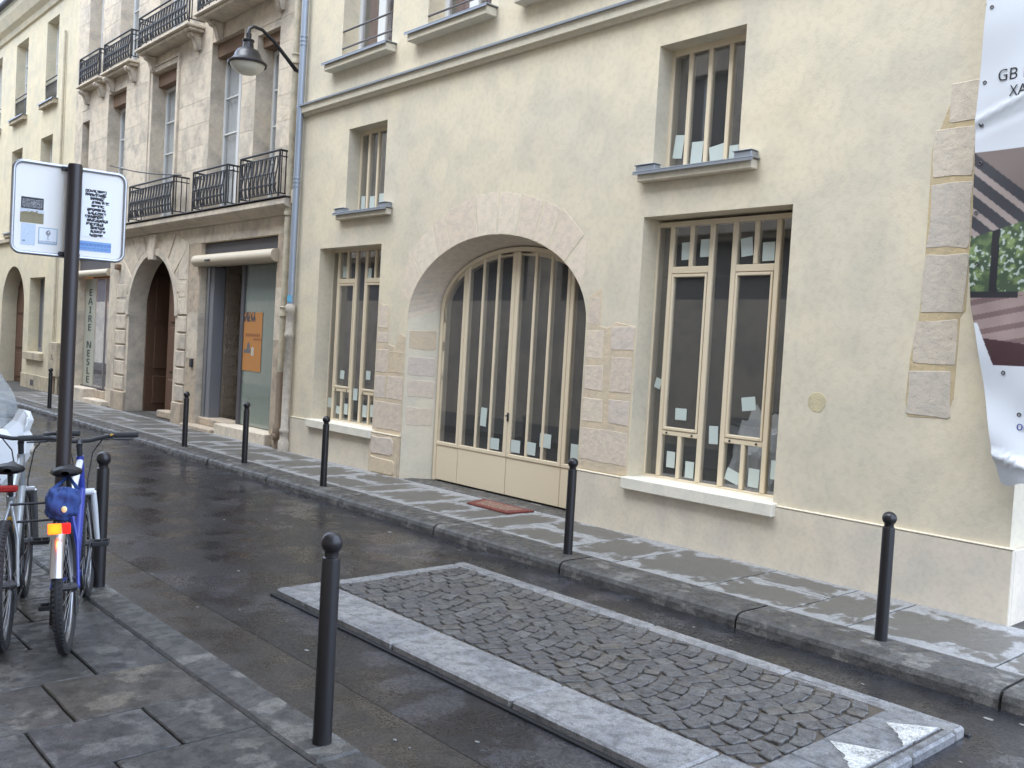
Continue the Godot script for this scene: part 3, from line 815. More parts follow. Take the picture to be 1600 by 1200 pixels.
		r.tube([V(x1 - 0.05, 5.77, -0.012), V(x1 - 0.05, 6.205, -0.012)], 0.011, 8)
		part("window_rail", r, M.rail_iron, b)
	# slim corner pipe beside the banner
	var cp := G.new()
	cp.tube([V(-2.80, 3.66, 0.045), V(-2.80, 9.0, 0.045)], 0.032, 12)
	cp.tube([V(-2.80, 4.48, 0.045), V(-2.80, 4.56, 0.045)], 0.042, 12)
	cp.tube([V(-2.80, 3.66, 0.045), V(-2.80, 3.62, 0.045)], 0.024, 10)
	part("corner_pipe", cp, M.plaster_smooth, b)
	arched_door(b)
	part("roof", boxg(V(-12.9, 12.002, -9.2), V(-2.3, 12.3, 0.35), 0.03), M.zinc, b)

func door_top(x: float, inset: float) -> float:
	return arch_y(x, DX, DY, DA - inset, DB - inset)

func arched_door(b: Node3D) -> void:
	var d := hold("door", b)
	var z := DZ
	var fr := G.new()
	var seg := 48
	var outer := [V(DX - DA, 0.115, z)]; var inner := [V(DX - DA + 0.05, 0.115, z)]
	for i in seg + 1:
		var t := PI - PI * i / seg
		outer.append(V(DX + DA * cos(t), DY + DB * sin(t), z)); inner.append(V(DX + (DA - 0.05) * cos(t), DY + (DB - 0.05) * sin(t), z))
	outer.append(V(DX + DA, 0.115, z)); inner.append(V(DX + DA - 0.05, 0.115, z))
	var back := V(0, 0, -0.07)
	for i in outer.size() - 1:
		fr.quad(inner[i], inner[i + 1], outer[i + 1], outer[i]); fr.quad(inner[i] + back, inner[i + 1] + back, inner[i + 1], inner[i])
	# second, set-back rim of the glazed leaves
	for i in outer.size() - 1:
		var o0: Vector3 = inner[i] - V(0, 0, 0.012); var o1: Vector3 = inner[i + 1] - V(0, 0, 0.012)
		var c := V(DX, DY, z - 0.012)
		var k0 := o0 + V((c.x - o0.x) * 0.035, (minf(0, c.y - o0.y)) * 0.075, 0); var k1 := o1 + V((c.x - o1.x) * 0.035, (minf(0, c.y - o1.y)) * 0.075, 0)
		fr.quad(k0, k1, o1, o0); fr.quad(k0 + back, k1 + back, k1, k0)
	part("frame", fr, M.frame_paint, d)
	var sx := [DX - DA + 0.052, DX - 0.905, DX, DX + 0.905, DX + DA - 0.052]
	for i in 4:   # solid lower panels, with open joints between them
		part("lower_panel", boxg(V(sx[i] + 0.004, 0.125, z - 0.06), V(sx[i + 1] - 0.004, 0.565, z - 0.004 + 0.002 * (i % 2)), 0.004), M.frame_paint, d)
		part("bottom_rail", boxg(V(sx[i] + 0.004, 0.567, z - 0.06), V(sx[i + 1] - 0.004, 0.612, z + 0.006), 0.005), M.frame_paint, d)
	var bars := []
	for s in [sx[1], sx[3]]: bars += [[s - 0.052, s - 0.003, 0.004], [s + 0.003, s + 0.058, 0.004]]
	bars += [[DX - 0.066, DX - 0.003, 0.006], [DX + 0.003, DX + 0.066, 0.006]]
	var leaf := [[sx[1] + 0.058, DX - 0.066], [DX + 0.066, sx[3] - 0.052]]
	for l in leaf:
		for k in [1, 2]:
			var c := lerpf(l[0], l[1], k / 3.0)
			bars.append([c - 0.02, c + 0.02, 0.0])
	for r in bars:
		var g := G.new()
		g.prism(PackedVector2Array([Vector2(r[0], 0.613), Vector2(r[1], 0.613), Vector2(r[1], door_top(r[1], 0.06)), Vector2(r[0], door_top(r[0], 0.06))]), z - 0.06, z + r[2], 0.004)
		part("stile" if r[1] - r[0] > 0.045 else "glazing_bar", g, M.frame_paint, d)
	var spans := [[sx[0], sx[1] - 0.052], [sx[3] + 0.058, sx[4]]]
	for l in leaf:
		for k in 3: spans.append([lerpf(l[0], l[1], k / 3.0) + (0.02 if k > 0 else 0.0), lerpf(l[0], l[1], (k + 1) / 3.0) - (0.02 if k < 2 else 0.0)])
	for s in spans:
		var poly := PackedVector2Array([Vector2(s[0], 0.60), Vector2(s[1], 0.60)])
		for k in 9:
			var x := lerpf(s[1], s[0], k / 8.0)
			poly.append(Vector2(x, maxf(door_top(x, 0.055), 0.7)))
		var g := G.new()
		for e in [0.0, -0.008]: g.prism(poly, z - 0.012 + e, z - 0.008 + e, 0.0, true)
		part("pane", g, M.glass, d)
	var h := G.new()
	h.box(V(DX - 0.012, 0.99, z + 0.007), V(DX + 0.024, 1.09, z + 0.014), 0.003)
	h.tube([V(DX + 0.006, 1.055, z + 0.012), V(DX + 0.006, 1.055, z + 0.05), V(DX + 0.03, 1.055, z + 0.055)], 0.007, 8)
	part("handle", h, M.iron, d)
	for p in [[-8.53, 1.0, 0.10, 0.20, -0.05], [-8.30, 0.70, 0.14, 0.12, 0.0], [-7.93, 0.71, 0.14, 0.13, 0.0], [-7.68, 0.715, 0.16, 0.13, -0.03], [-7.44, 0.83, 0.16, 0.14, -0.02], [-6.98, 0.76, 0.10, 0.15, 0.0]]:
		paper(d, p[0], p[1], z - 0.0055, p[2], p[3], p[4])
	part("threshold", boxg(V(DX - DA - 0.2, 0.05, -0.4), V(DX + DA + 0.25, 0.104, 0.012), 0.004), M.far_kerb, d)


# ------------------------------------------------------------------ the grey stone building and the far cream one
# ashlar facing: one block for each stone, cut round the openings
func ashlar(parent: Node3D, x0: float, x1: float, y0: float, y1: float, z: float, holes: Array, h: float, l: float, names: Array, jitter := 0.001) -> void:
	var rows := int(round((y1 - y0) / h))
	h = (y1 - y0) / rows
	for r in rows:
		var a := y0 + r * h; var b := a + h
		var runs := [[x0, x1]]
		for o in holes:
			if o[1] > b - 0.04 or o[3] < a + 0.04: continue
			var nx := []
			for s in runs:
				if o[2] <= s[0] or o[0] >= s[1]: nx.append(s); continue
				if o[0] - s[0] > 0.05: nx.append([s[0], o[0]])
				if s[1] - o[2] > 0.05: nx.append([o[2], s[1]])
			runs = nx
		for s in runs:
			var w: float = s[1] - s[0]
			var k := maxi(1, int(round(w / l)))
			var cuts := [s[0]]
			for i in k - 1: cuts.append(s[0] + w * (i + 1 + (0.22 if r % 2 else -0.22)) / k)
			cuts.append(s[1])
			for i in k:
				var g := G.new()
				g.prism(rough_rect(cuts[i] + 0.001, a + 0.001, cuts[i + 1] - 0.001, b - 0.001, jitter, 0.005), z - 0.01, z + 0.006 + rng.randf_range(0, 0.0025), 0.0015)
				part("stone_block", g, M[names[rng.randi() % names.size()]], parent)

func sash_window(parent: Node3D, x0: float, x1: float, y0: float, y1: float, z: float, rows: int, cols := 2, curtain := true, fm: Material = null) -> void:
	var w := hold("window", parent)
	fm = fm if fm else M.white_frame
	var f := G.new()
	f.box(V(x0 - 0.02, y0, z - 0.06), V(x0 + 0.055, y1, z), 0.005); f.box(V(x1 - 0.055, y0, z - 0.06), V(x1 + 0.02, y1, z), 0.005)
	f.box(V(x0 + 0.0545, y1 - 0.06, z - 0.06), V(x1 - 0.0545, y1 + 0.01, z - 0.002), 0.005); f.box(V(x0 + 0.0545, y0, z - 0.058), V(x1 - 0.0545, y0 + 0.12, z - 0.002), 0.005)
	part("frame", f, fm, w)
	var e := [x0 + 0.056, x1 - 0.056]
	for k in cols - 1:
		var c := lerpf(x0, x1, float(k + 1) / cols)
		part("mullion", boxg(V(c - 0.05, y0 + 0.121, z - 0.055), V(c + 0.05, y1 - 0.061, z + 0.006), 0.005), fm, w)
	for k in cols:
		var a := lerpf(x0, x1, float(k) / cols) + (0.056 if k == 0 else 0.05); var b := lerpf(x0, x1, float(k + 1) / cols) - (0.056 if k == cols - 1 else 0.05)
		for r in rows:
			var c0 := lerpf(y0 + 0.12, y1 - 0.06, float(r) / rows); var c1 := lerpf(y0 + 0.12, y1 - 0.06, float(r + 1) / rows)
			pane(w, a, c0 + (0.015 if r else 0.0), b, c1 - (0.015 if r < rows - 1 else 0.0), z - 0.025, M.glass_pale)
			if r: part("glazing_bar", boxg(V(a, c0 - 0.015, z - 0.05), V(b, c0 + 0.015, z - 0.004), 0.004), fm, w)
	if curtain: part("curtain", cloth(x0 + 0.02, x1 - 0.02, y0 + 0.03, y1, z - 0.09, 7.0), M.curtain, w)

func balcony(parent: Node3D, x0: float, x1: float, y0: float, y1: float, zf: float, zb: float) -> void:
	var bal := hold("balcony", parent)
	var r := G.new()
	var path := [V(x0, y1, zb), V(x0, y1, zf), V(x1, y1, zf), V(x1, y1, zb)]
	for i in 3:
		for y in [y1, y0 + 0.06, y1 - 0.09]:
			var off := V(0, y - y1, 0)
			r.tube([path[i] + off, path[i + 1] + off], 0.018 if y == y1 else 0.011, 6)
	for x in [x0, x1]: r.tube([V(x, y0, zf), V(x, y1, zf)], 0.018, 6)
	part("railing", r, M.iron, bal)
	var s := G.new()
	var n := int((x1 - x0) / 0.068)
	for i in range(1, n):
		var x := lerpf(x0, x1, float(i) / n)
		var pts := []
		for k in 9:
			var u := k / 8.0
			pts.append(V(x + 0.022 * sin(u * TAU) * (1 if i % 2 else -1), lerpf(y0 + 0.06, y1 - 0.09, u), zf + 0.04 * sin(u * PI) * (1.0 - u)))
		s.tube(pts, 0.012, 5)
		for u in [0.25, 0.55]: s.ball(V(x, lerpf(y0 + 0.06, y1 - 0.09, u), zf + 0.02), V(0.028, 0.03, 0.012), 4, 6)
	for x in [x0, x1]:
		for k in 3:
			var z := lerpf(zb, zf, (k + 0.5) / 3.0)
			s.tube([V(x, y0 + 0.06, z), V(x, y1, z)], 0.010, 5)
	stuff(part("balusters", s, M.iron, bal))

func console(g: G, x: float, y: float, z: float, s: float) -> void:   # scrolled bracket under a balcony
	var prof := PackedVector2Array()
	for p in [[0.0, 0.0], [0.30, 0.0], [0.32, -0.05], [0.29, -0.11], [0.21, -0.13], [0.18, -0.18], [0.15, -0.26], [0.13, -0.34], [0.09, -0.40], [0.04, -0.41], [0.0, -0.38]]: prof.append(Vector2(p[0] * s, p[1] * s))
	prof.reverse()
	g.xf = Transform3D(Basis(Vector3(0, 0, 1), Vector3(0, 1, 0), Vector3(-1, 0, 0)), V(x + 0.07, y, z))
	g.prism(prof, 0.0, 0.14, 0.008, true)
	g.xf = Transform3D.IDENTITY

func stone_building() -> void:
	var b := thing("stone_building", "weathered grey limestone building with iron balconies, archway and two shop fronts", "building")
	var Z := -0.1
	var holes := [[-16.45, 0.0, -13.55, 3.45], [-19.95, 0.0, -17.5, 3.32], [-23.42, 0.0, -21.2, 3.42],
		[-14.58, 4.02, -13.8, 6.78], [-16.36, 4.02, -15.1, 7.03], [-19.12, 4.02, -17.9, 6.97], [-21.75, 4.02, -20.65, 7.0], [-23.52, 4.9, -23.0, 6.63],
		[-23.3, 7.45, -22.35, 10.0], [-21.2, 7.45, -20.1, 10.0], [-18.95, 7.45, -17.75, 10.0], [-16.15, 7.45, -14.95, 10.0]]
	var g := G.new()
	pierced(g, -24.1, 0.0, -12.79, 13.0, Z, 0.35, holes)
	spandrels(g, -18.725, 2.12, 1.225, 1.2, 3.32, Z - 0.35, Z)
	part("wall", g, M.limestone, b)
	shell(b, M.interior, -24.09, -12.8, Z - 0.355, -5.5, [0.09, 3.7, 7.2, 13.0], 13.0)
	var face_holes := holes + [[-24.0, 3.72, -12.8, 4.0], [-20.1, 0.0, -17.3, 3.5]]
	ashlar(b, -23.9, -12.95, 4.0, 10.2, Z, face_holes, 0.40, 0.95, ["limestone", "limestone", "limestone_trim"])
	ashlar(b, -16.95, -13.0, 3.45, 3.73, Z, [], 0.28, 1.3, ["limestone", "limestone_trim"])
	ashlar(b, -24.05, -23.43, 0.1, 3.7, Z, [], 0.36, 0.7, ["limestone", "limestone_trim"])
	ashlar(b, -21.19, -20.75, 0.1, 3.7, Z, [], 0.36, 0.7, ["limestone", "limestone_trim"])
	ashlar(b, -16.93, -16.46, 0.1, 3.44, Z, [], 0.42, 0.7, ["limestone", "limestone_base"])
	ashlar(b, -13.54, -13.0, 0.1, 3.44, Z, [], 0.42, 0.7, ["limestone", "limestone_base"])
	# string ledge
	var st := G.new()
	st.xf = Transform3D(Basis(Vector3(0, 0, 1), Vector3(0, 1, 0), Vector3(-1, 0, 0)), V(-12.95, 0, Z))
	st.prism(PackedVector2Array([Vector2(-0.02, 3.74), Vector2(0.05, 3.745), Vector2(0.09, 3.79), Vector2(0.22, 3.83), Vector2(0.25, 3.86), Vector2(0.25, 3.94), Vector2(-0.02, 3.965)]), 0.0, 7.6, 0.0, true)
	part("ledge", st, M.limestone_trim, b)
	part("ledge_cover", boxg(V(-20.56, 3.962, Z - 0.01), V(-12.93, 3.978, 0.175), 0.003), M.lintel_metal, b)
	# first floor
	sash_window(b, -14.58, -13.8, 4.02, 6.6, -0.40, 4, 1)
	sash_window(b, -16.36, -15.1, 4.02, 6.78, -0.36, 4)
	sash_window(b, -19.12, -17.9, 4.02, 6.72, -0.36, 4)
	sash_window(b, -21.75, -20.65, 4.02, 6.72, -0.36, 4)
	sash_window(b, -23.52, -23.0, 4.9, 6.63, -0.40, 2, 1)
	for l in [[-14.6, -13.78, 6.6, 6.78], [-16.38, -15.08, 6.785, 7.03], [-19.14, -17.88, 6.725, 6.97], [-21.77, -20.63, 6.725, 7.0]]:
		part("timber_lintel", boxg(V(l[0], l[2], -0.43), V(l[1], l[3], -0.2), 0.006), M.lintel_wood, b)
	for x in [[-23.3, -22.35], [-21.2, -20.1], [-18.95, -17.75], [-16.15, -14.95]]: sash_window(b, x[0], x[1], 7.45, 10.0, -0.36, 4)
	var arch := G.new()   # moulded surrounds of two windows
	for x in [[-19.12, -17.9, 6.98]]:
		for k in [[0.0, 0.10, 0.03], [0.10, 0.15, 0.055]]:
			arch.box(V(x[0] - k[1], 4.02, Z), V(x[0] - k[0], x[2] + k[1], Z + k[2]), 0.006); arch.box(V(x[1] + k[0], 4.02, Z), V(x[1] + k[1], x[2] + k[1], Z + k[2]), 0.006)
			arch.box(V(x[0] - k[0] + 0.001, x[2] + k[0], Z), V(x[1] + k[0] - 0.001, x[2] + k[1] - 0.001, Z + k[2] - 0.001), 0.006)
	part("window_surround", arch, M.limestone_trim, b)
	balcony(b, -19.36, -17.12, 3.98, 4.68, 0.20, Z)
	balcony(b, -16.42, -15.05, 3.985, 4.68, 0.12, Z)
	balcony(b, -14.54, -13.2, 3.985, 4.70, 0.12, Z)
	# second-floor balconies on scrolled brackets
	for x in [[-23.3, -21.95, 0.08], [-21.63, -20.0, 0.08], [-19.22, -16.75, 0.2], [-16.15, -13.6, 0.28]]:
		var sl := G.new()
		sl.box(V(x[0] - 0.06, 7.345, Z), V(x[1] + 0.06, 7.40, x[2] + 0.06), 0.012); sl.box(V(x[0] - 0.02, 7.29, Z), V(x[1] + 0.02, 7.346, x[2] + 0.0), 0.012)
		part("balcony_slab", sl, M.limestone_trim, b)
		balcony(b, x[0], x[1], 7.42, 8.02, x[2], Z)
		for e in [x[0] + 0.16, x[1] - 0.16]:
			var cg := G.new()
			console(cg, e, 7.29, Z, 0.75)
			part("bracket", cg, M.limestone_trim, b)
	# archway: ring, voussoirs, keystone, jamb blocks
	var ring := G.new()
	var m := 40
	for i in m:
		var p := []
		for w in [[0.0, 0.02], [0.13, 0.02], [0.13, 0.0], [0.0, 0.0]]:
			for j in 2:
				var t: float = PI - PI * (i + j) / m
				p.append(V(-18.725 + (1.225 + w[0]) * cos(t), 2.12 + (1.2 + w[0]) * sin(t), Z + 0.03 if w[1] > 0 else Z - 0.05))
		ring.quad(p[0], p[1], p[3], p[2]); ring.quad(p[2], p[3], p[5], p[4]); ring.quad(p[6], p[7], p[1], p[0])
	part("arch_moulding", ring, M.limestone_trim, b)
	for i in 10:
		if i == 4 or i == 5: continue
		var t0 := PI - PI * (i + 0.04) / 10.0; var t1 := PI - PI * (i + 0.96) / 10.0
		var poly := PackedVector2Array()
		for k in 4:
			var t := lerpf(t1, t0, k / 3.0)
			poly.append(Vector2(-18.725 + 1.37 * cos(t), 2.12 + 1.345 * sin(t)))
		poly.reverse()
		var a := 1.9 if i in [1, 8] else 1.78
		for t in [t1, t0]: poly.append(Vector2(clampf(-18.725 + a * cos(t) / maxf(absf(cos(t)), absf(sin(t)) * 1.12), -20.65, -16.95), minf(2.12 + a * sin(t) / maxf(absf(cos(t)), absf(sin(t)) * 1.12), 3.69)))
		var vg := G.new()
		vg.prism(poly, Z - 0.01, Z + 0.025, 0.012)
		part("voussoir", vg, M.limestone_trim if i % 2 else M.limestone, b)
	var ks := G.new()
	ks.prism(PackedVector2Array([Vector2(-18.86, 3.22), Vector2(-18.59, 3.22), Vector2(-18.52, 3.72), Vector2(-18.93, 3.72)]), Z - 0.1, Z + 0.07, 0.012)
	part("keystone", ks, M.limestone_trim, b)
	for s in [[-20.68, -20.09], [-17.36, -16.96]]:
		for k in 8:
			var y := 0.50 + k * 0.325
			if y > 2.2 and s[0] < -20.0 and k > 6: continue
			var qg := G.new()
			qg.prism(rough_rect(s[0], y + 0.014, s[1], y + 0.311, 0.004, 0.01), Z - 0.01, Z + 0.03, 0.012)
			part("jamb_block", qg, M.limestone_trim if k % 3 else M.limestone, b)
		var jg := G.new()
		jg.box(V(s[0] - 0.02, 0.05, Z - 0.01), V(s[1] + (0.14 if s[0] < -20.0 else 0.0), 0.49, Z + 0.07), 0.015)
		part("jamb_base", jg, M.limestone_base, b)
	# door in the archway
	var d := hold("door", b)
	part("leaf", boxg(V(-18.72, 0.1, -0.53), V(-17.46, 3.4, -0.455)), M.wood_brown, d)
	part("leaf", boxg(V(-19.955, 0.1, -1.72), V(-19.89, 3.3, -0.47)), M.wood_brown, d)
	for k in [[0.25, 0.85], [1.0, 1.9], [2.0, 3.0]]:
		part("panel", boxg(V(-18.55, k[0], -0.456), V(-17.66, k[1], -0.425), 0.02), M.wood_brown, d)
		part("panel", boxg(V(-19.892, k[0], -1.55), V(-19.86, k[1], -0.62), 0.02), M.wood_brown, d)
	for k in [[V(-20.2, 0.05, -5.4), V(-19.96, 3.6, -0.452)], [V(-17.45, 0.05, -5.4), V(-17.25, 3.6, -0.452)], [V(-19.955, 3.33, -5.4), V(-17.455, 3.6, -0.452)]]:
		part("passage_wall", boxg(k[0], k[1]), M.limestone_base, b)
	part("step", boxg(V(-18.5, 0.09, -0.45), V(-17.55, 0.24, -0.2), 0.02), M.limestone_base, d)
	# right shop: fascia, roller casing, grey jamb, dark doorway, green glass with poster
	var sh := hold("shop_front", b)
	part("fascia", boxg(V(-16.44, 3.235, -0.32), V(-13.56, 3.44, -0.17), 0.01), M.lintel_metal, sh)
	var cs := G.new()
	cs.tube([V(-16.55, 3.12, -0.06), V(-13.5, 3.12, -0.06)], 0.105, 20)
	cs.box(V(-16.5, 3.03, -0.3), V(-13.52, 3.215, -0.09))
	part("shutter_casing", cs, M.casing, sh)
	part("casing_hook", boxg(V(-15.95, 3.09, 0.04), V(-15.75, 3.12, 0.06), 0.006), M.iron, sh)
	part("door_jamb", boxg(V(-16.449, 0.12, -0.44), V(-16.12, 3.02, -0.22), 0.01), M.grey_frame, sh)
	part("jamb_strip", boxg(V(-16.33, 0.12, -0.219), V(-16.27, 3.02, -0.19), 0.01), M.alloy, sh)
	part("mullion", boxg(V(-15.12, 0.28, -0.36), V(-15.0, 3.02, -0.27), 0.01), M.lintel_metal, sh)
	pane(sh, -15.0, 0.29, -13.56, 3.02, -0.30, M.shop_glass)
	part("inner_blind", boxg(V(-15.0, 0.12, -1.05), V(-13.0, 3.3, -1.0)), M.etched, sh)
	var rb := hold("rubble_wall", b)
	rb.position = V(-16.13, 0, -0.46); rb.rotation.y = PI / 2
	part("backing", boxg(V(0.0, 0.09, -0.12), V(3.2, 3.4, -0.02)), M.dark_stone, rb)
	ashlar(rb, 0.01, 3.2, 0.15, 3.3, 0.0, [], 0.19, 0.3, ["dark_stone", "limestone_base", "dark_stone"], 0.03)
	part("inner_partition", boxg(V(-15.08, 0.09, -3.6), V(-15.0, 3.3, -1.06)), M.interior, b)
	part("shop_step", boxg(V(-16.62, 0.05, -0.45), V(-15.32, 0.16, 0.10), 0.015), M.limestone_base, b)
	part("shop_step", boxg(V(-16.40, 0.161, -0.5), V(-15.1, 0.295, -0.14), 0.012), M.limestone_base, b)
	part("shop_base", boxg(V(-15.31, 0.05, -0.35), V(-13.45, 0.275, 0.03), 0.015), M.limestone_trim, b)
	poster(sh)
	part("door_buzzer", boxg(V(-16.66, 1.18, Z), V(-16.56, 1.34, Z + 0.05), 0.008), M.iron, b)
	# left shop
	var sb := hold("shop_front", b)
	part("fascia", boxg(V(-23.41, 3.13, -0.3), V(-21.21, 3.41, -0.14), 0.01), M.lintel_metal, sb)
	var c2 := G.new()
	c2.tube([V(-23.4, 3.04, -0.1), V(-21.22, 3.04, -0.1)], 0.085, 16)
	part("shutter_casing", c2, M.casing, sb)
	part("etched_panel", boxg(V(-23.41, 0.43, -0.30), V(-22.66, 2.95, -0.285)), M.etched, sb)
	pane(sb, -22.655, 0.43, -21.21, 2.95, -0.29)
	part("mullion", boxg(V(-21.98, 0.43, -0.31), V(-21.95, 2.95, -0.27), 0.004), M.alloy, sb)
	part("bottom_rail", boxg(V(-23.41, 0.40, -0.33), V(-21.21, 0.429, -0.25), 0.004), M.lintel_metal, sb)
	letters(sb)
	part("back_wall", boxg(V(-23.4, 0.42, -1.9), V(-20.9, 3.4, -1.85)), M.cream_base, sb)
	for p in [[-22.3, 1.42], [-22.3, 1.02], [-22.1, 1.95]]: part("framed_picture", boxg(V(p[0] - 0.12, p[1] - 0.13, -1.849), V(p[0] + 0.12, p[1] + 0.13, -1.82), 0.01), M.black, sb)
	var bulb := G.new(); bulb.ball(V(-22.0, 2.35, -1.3), V(0.06, 0.06, 0.06), 8, 12)
	var lm := mat("lit_bulb", lin(1, 0.8, 0.5)); lm.emission_enabled = true; lm.emission = Color(1.0, 0.72, 0.38); lm.emission_energy_multiplier = 1.2
	part("lamp_bulb", bulb, lm, sb)
	var ol := OmniLight3D.new(); ol.name = "shop_lamp"; ol.light_color = Color(1.0, 0.68, 0.34); ol.light_energy = 0.16; ol.light_size = 0.06; ol.omni_range = 12.0; ol.omni_attenuation = 2.0; ol.shadow_enabled = true
	sb.add_child(ol); ol.position = V(-22.0, 2.35, -1.3)
	part("shop_base", boxg(V(-23.9, 0.05, -0.4), V(-22.25, 0.40, 0.05), 0.015), M.limestone_trim, b)
	part("shop_step", boxg(V(-22.24, 0.05, -0.4), V(-21.0, 0.2, 0.06), 0.015), M.limestone_trim, b)
	part("shop_step", boxg(V(-22.24, 0.201, -0.4), V(-21.1, 0.38, -0.2), 0.015), M.limestone_base, b)
	part("wall_lamp", boxg(V(-20.62, 3.07, Z), V(-20.46, 3.19, Z + 0.12), 0.02), M.lintel_wood, b)
	part("roof", boxg(V(-24.2, 13.002, -6), V(-12.81, 13.3, 0.3), 0.03), M.zinc, b)

func text(called: String, words: String, size: float, at: Vector3, m: Material, parent: Node, bold := false, label := "") -> MeshInstance3D:
	var t := TextMesh.new()
	var f := SystemFont.new()
	f.font_names = PackedStringArray(["Droid Sans"]); f.font_weight = 700 if bold else 400
	t.font = f; t.text = words; t.font_size = 32; t.pixel_size = size / 24.0; t.depth = 0.0015; t.curve_step = 2.0
	t.horizontal_alignment = HORIZONTAL_ALIGNMENT_CENTER; t.vertical_alignment = VERTICAL_ALIGNMENT_CENTER
	var o := part(called, t, m, parent, label)
	o.position = at
	return o

func letters(sb: Node3D) -> void:
	var w := "EAIRE NESLE"
	for i in w.length():
		if w[i] == " ": continue
		text("letter", w[i], 0.17, V(-23.02, 2.62 - i * 0.205, -0.282), M.letter_green, sb, true).scale = V(2.3, 1, 1)

func poster(sh: Node3D) -> void:
	var s := 96
	var d := PackedByteArray(); d.resize(s * s * 3)
	var n1 := noise(s, 6.0, 3, 101)
	for y in s:
		for x in s:
			var u := x / float(s); var v := y / float(s)
			var c := Vector3(0.46, 0.20, 0.05)
			if v < 0.16 and u < 0.62 and v < 0.19 - 0.12 * absf(u - 0.3) and absf(n1[y * s + x] / 255.0 - 0.5) < 0.2: c = Vector3(0.06, 0.045, 0.05)
			if v > 0.36 and v < 0.41 and fmod(u * 17.0, 1.0) < 0.7 and u > 0.1 and u < 0.9: c = Vector3(0.22, 0.07, 0.02)
			if v > 0.43 and v < 0.47 and fmod(u * 15.0, 1.0) < 0.65 and u > 0.55: c = Vector3(0.22, 0.07, 0.02)
			if Vector2((u - 0.30) * 0.7, v - 0.60).length() < 0.075 + 0.05 * (n1[y * s + x] / 255.0 - 0.5) or (absf(v - 0.66) < 0.03 and u > 0.05 and u < 0.42): c = Vector3(0.13, 0.12, 0.12)
			var i := (y * s + x) * 3
			d[i] = enc(c.x); d[i + 1] = enc(c.y); d[i + 2] = enc(c.z)
	var pm := mat("poster_print", Color(1, 1, 1), 0.6)
	pm.albedo_texture = tex_from(d, s)
	var g := G.new()
	g.quad_uv(V(-15.0, 1.22, -0.293), V(-14.33, 1.22, -0.293), V(-14.33, 2.22, -0.293), V(-15.0, 2.22, -0.293))
	part("poster", g, pm, sh, "orange poster with a grey figure on the green glass")
	text("poster_figure", "8", 0.15, V(-14.64, 1.55, -0.292), M.paper, sh, true)

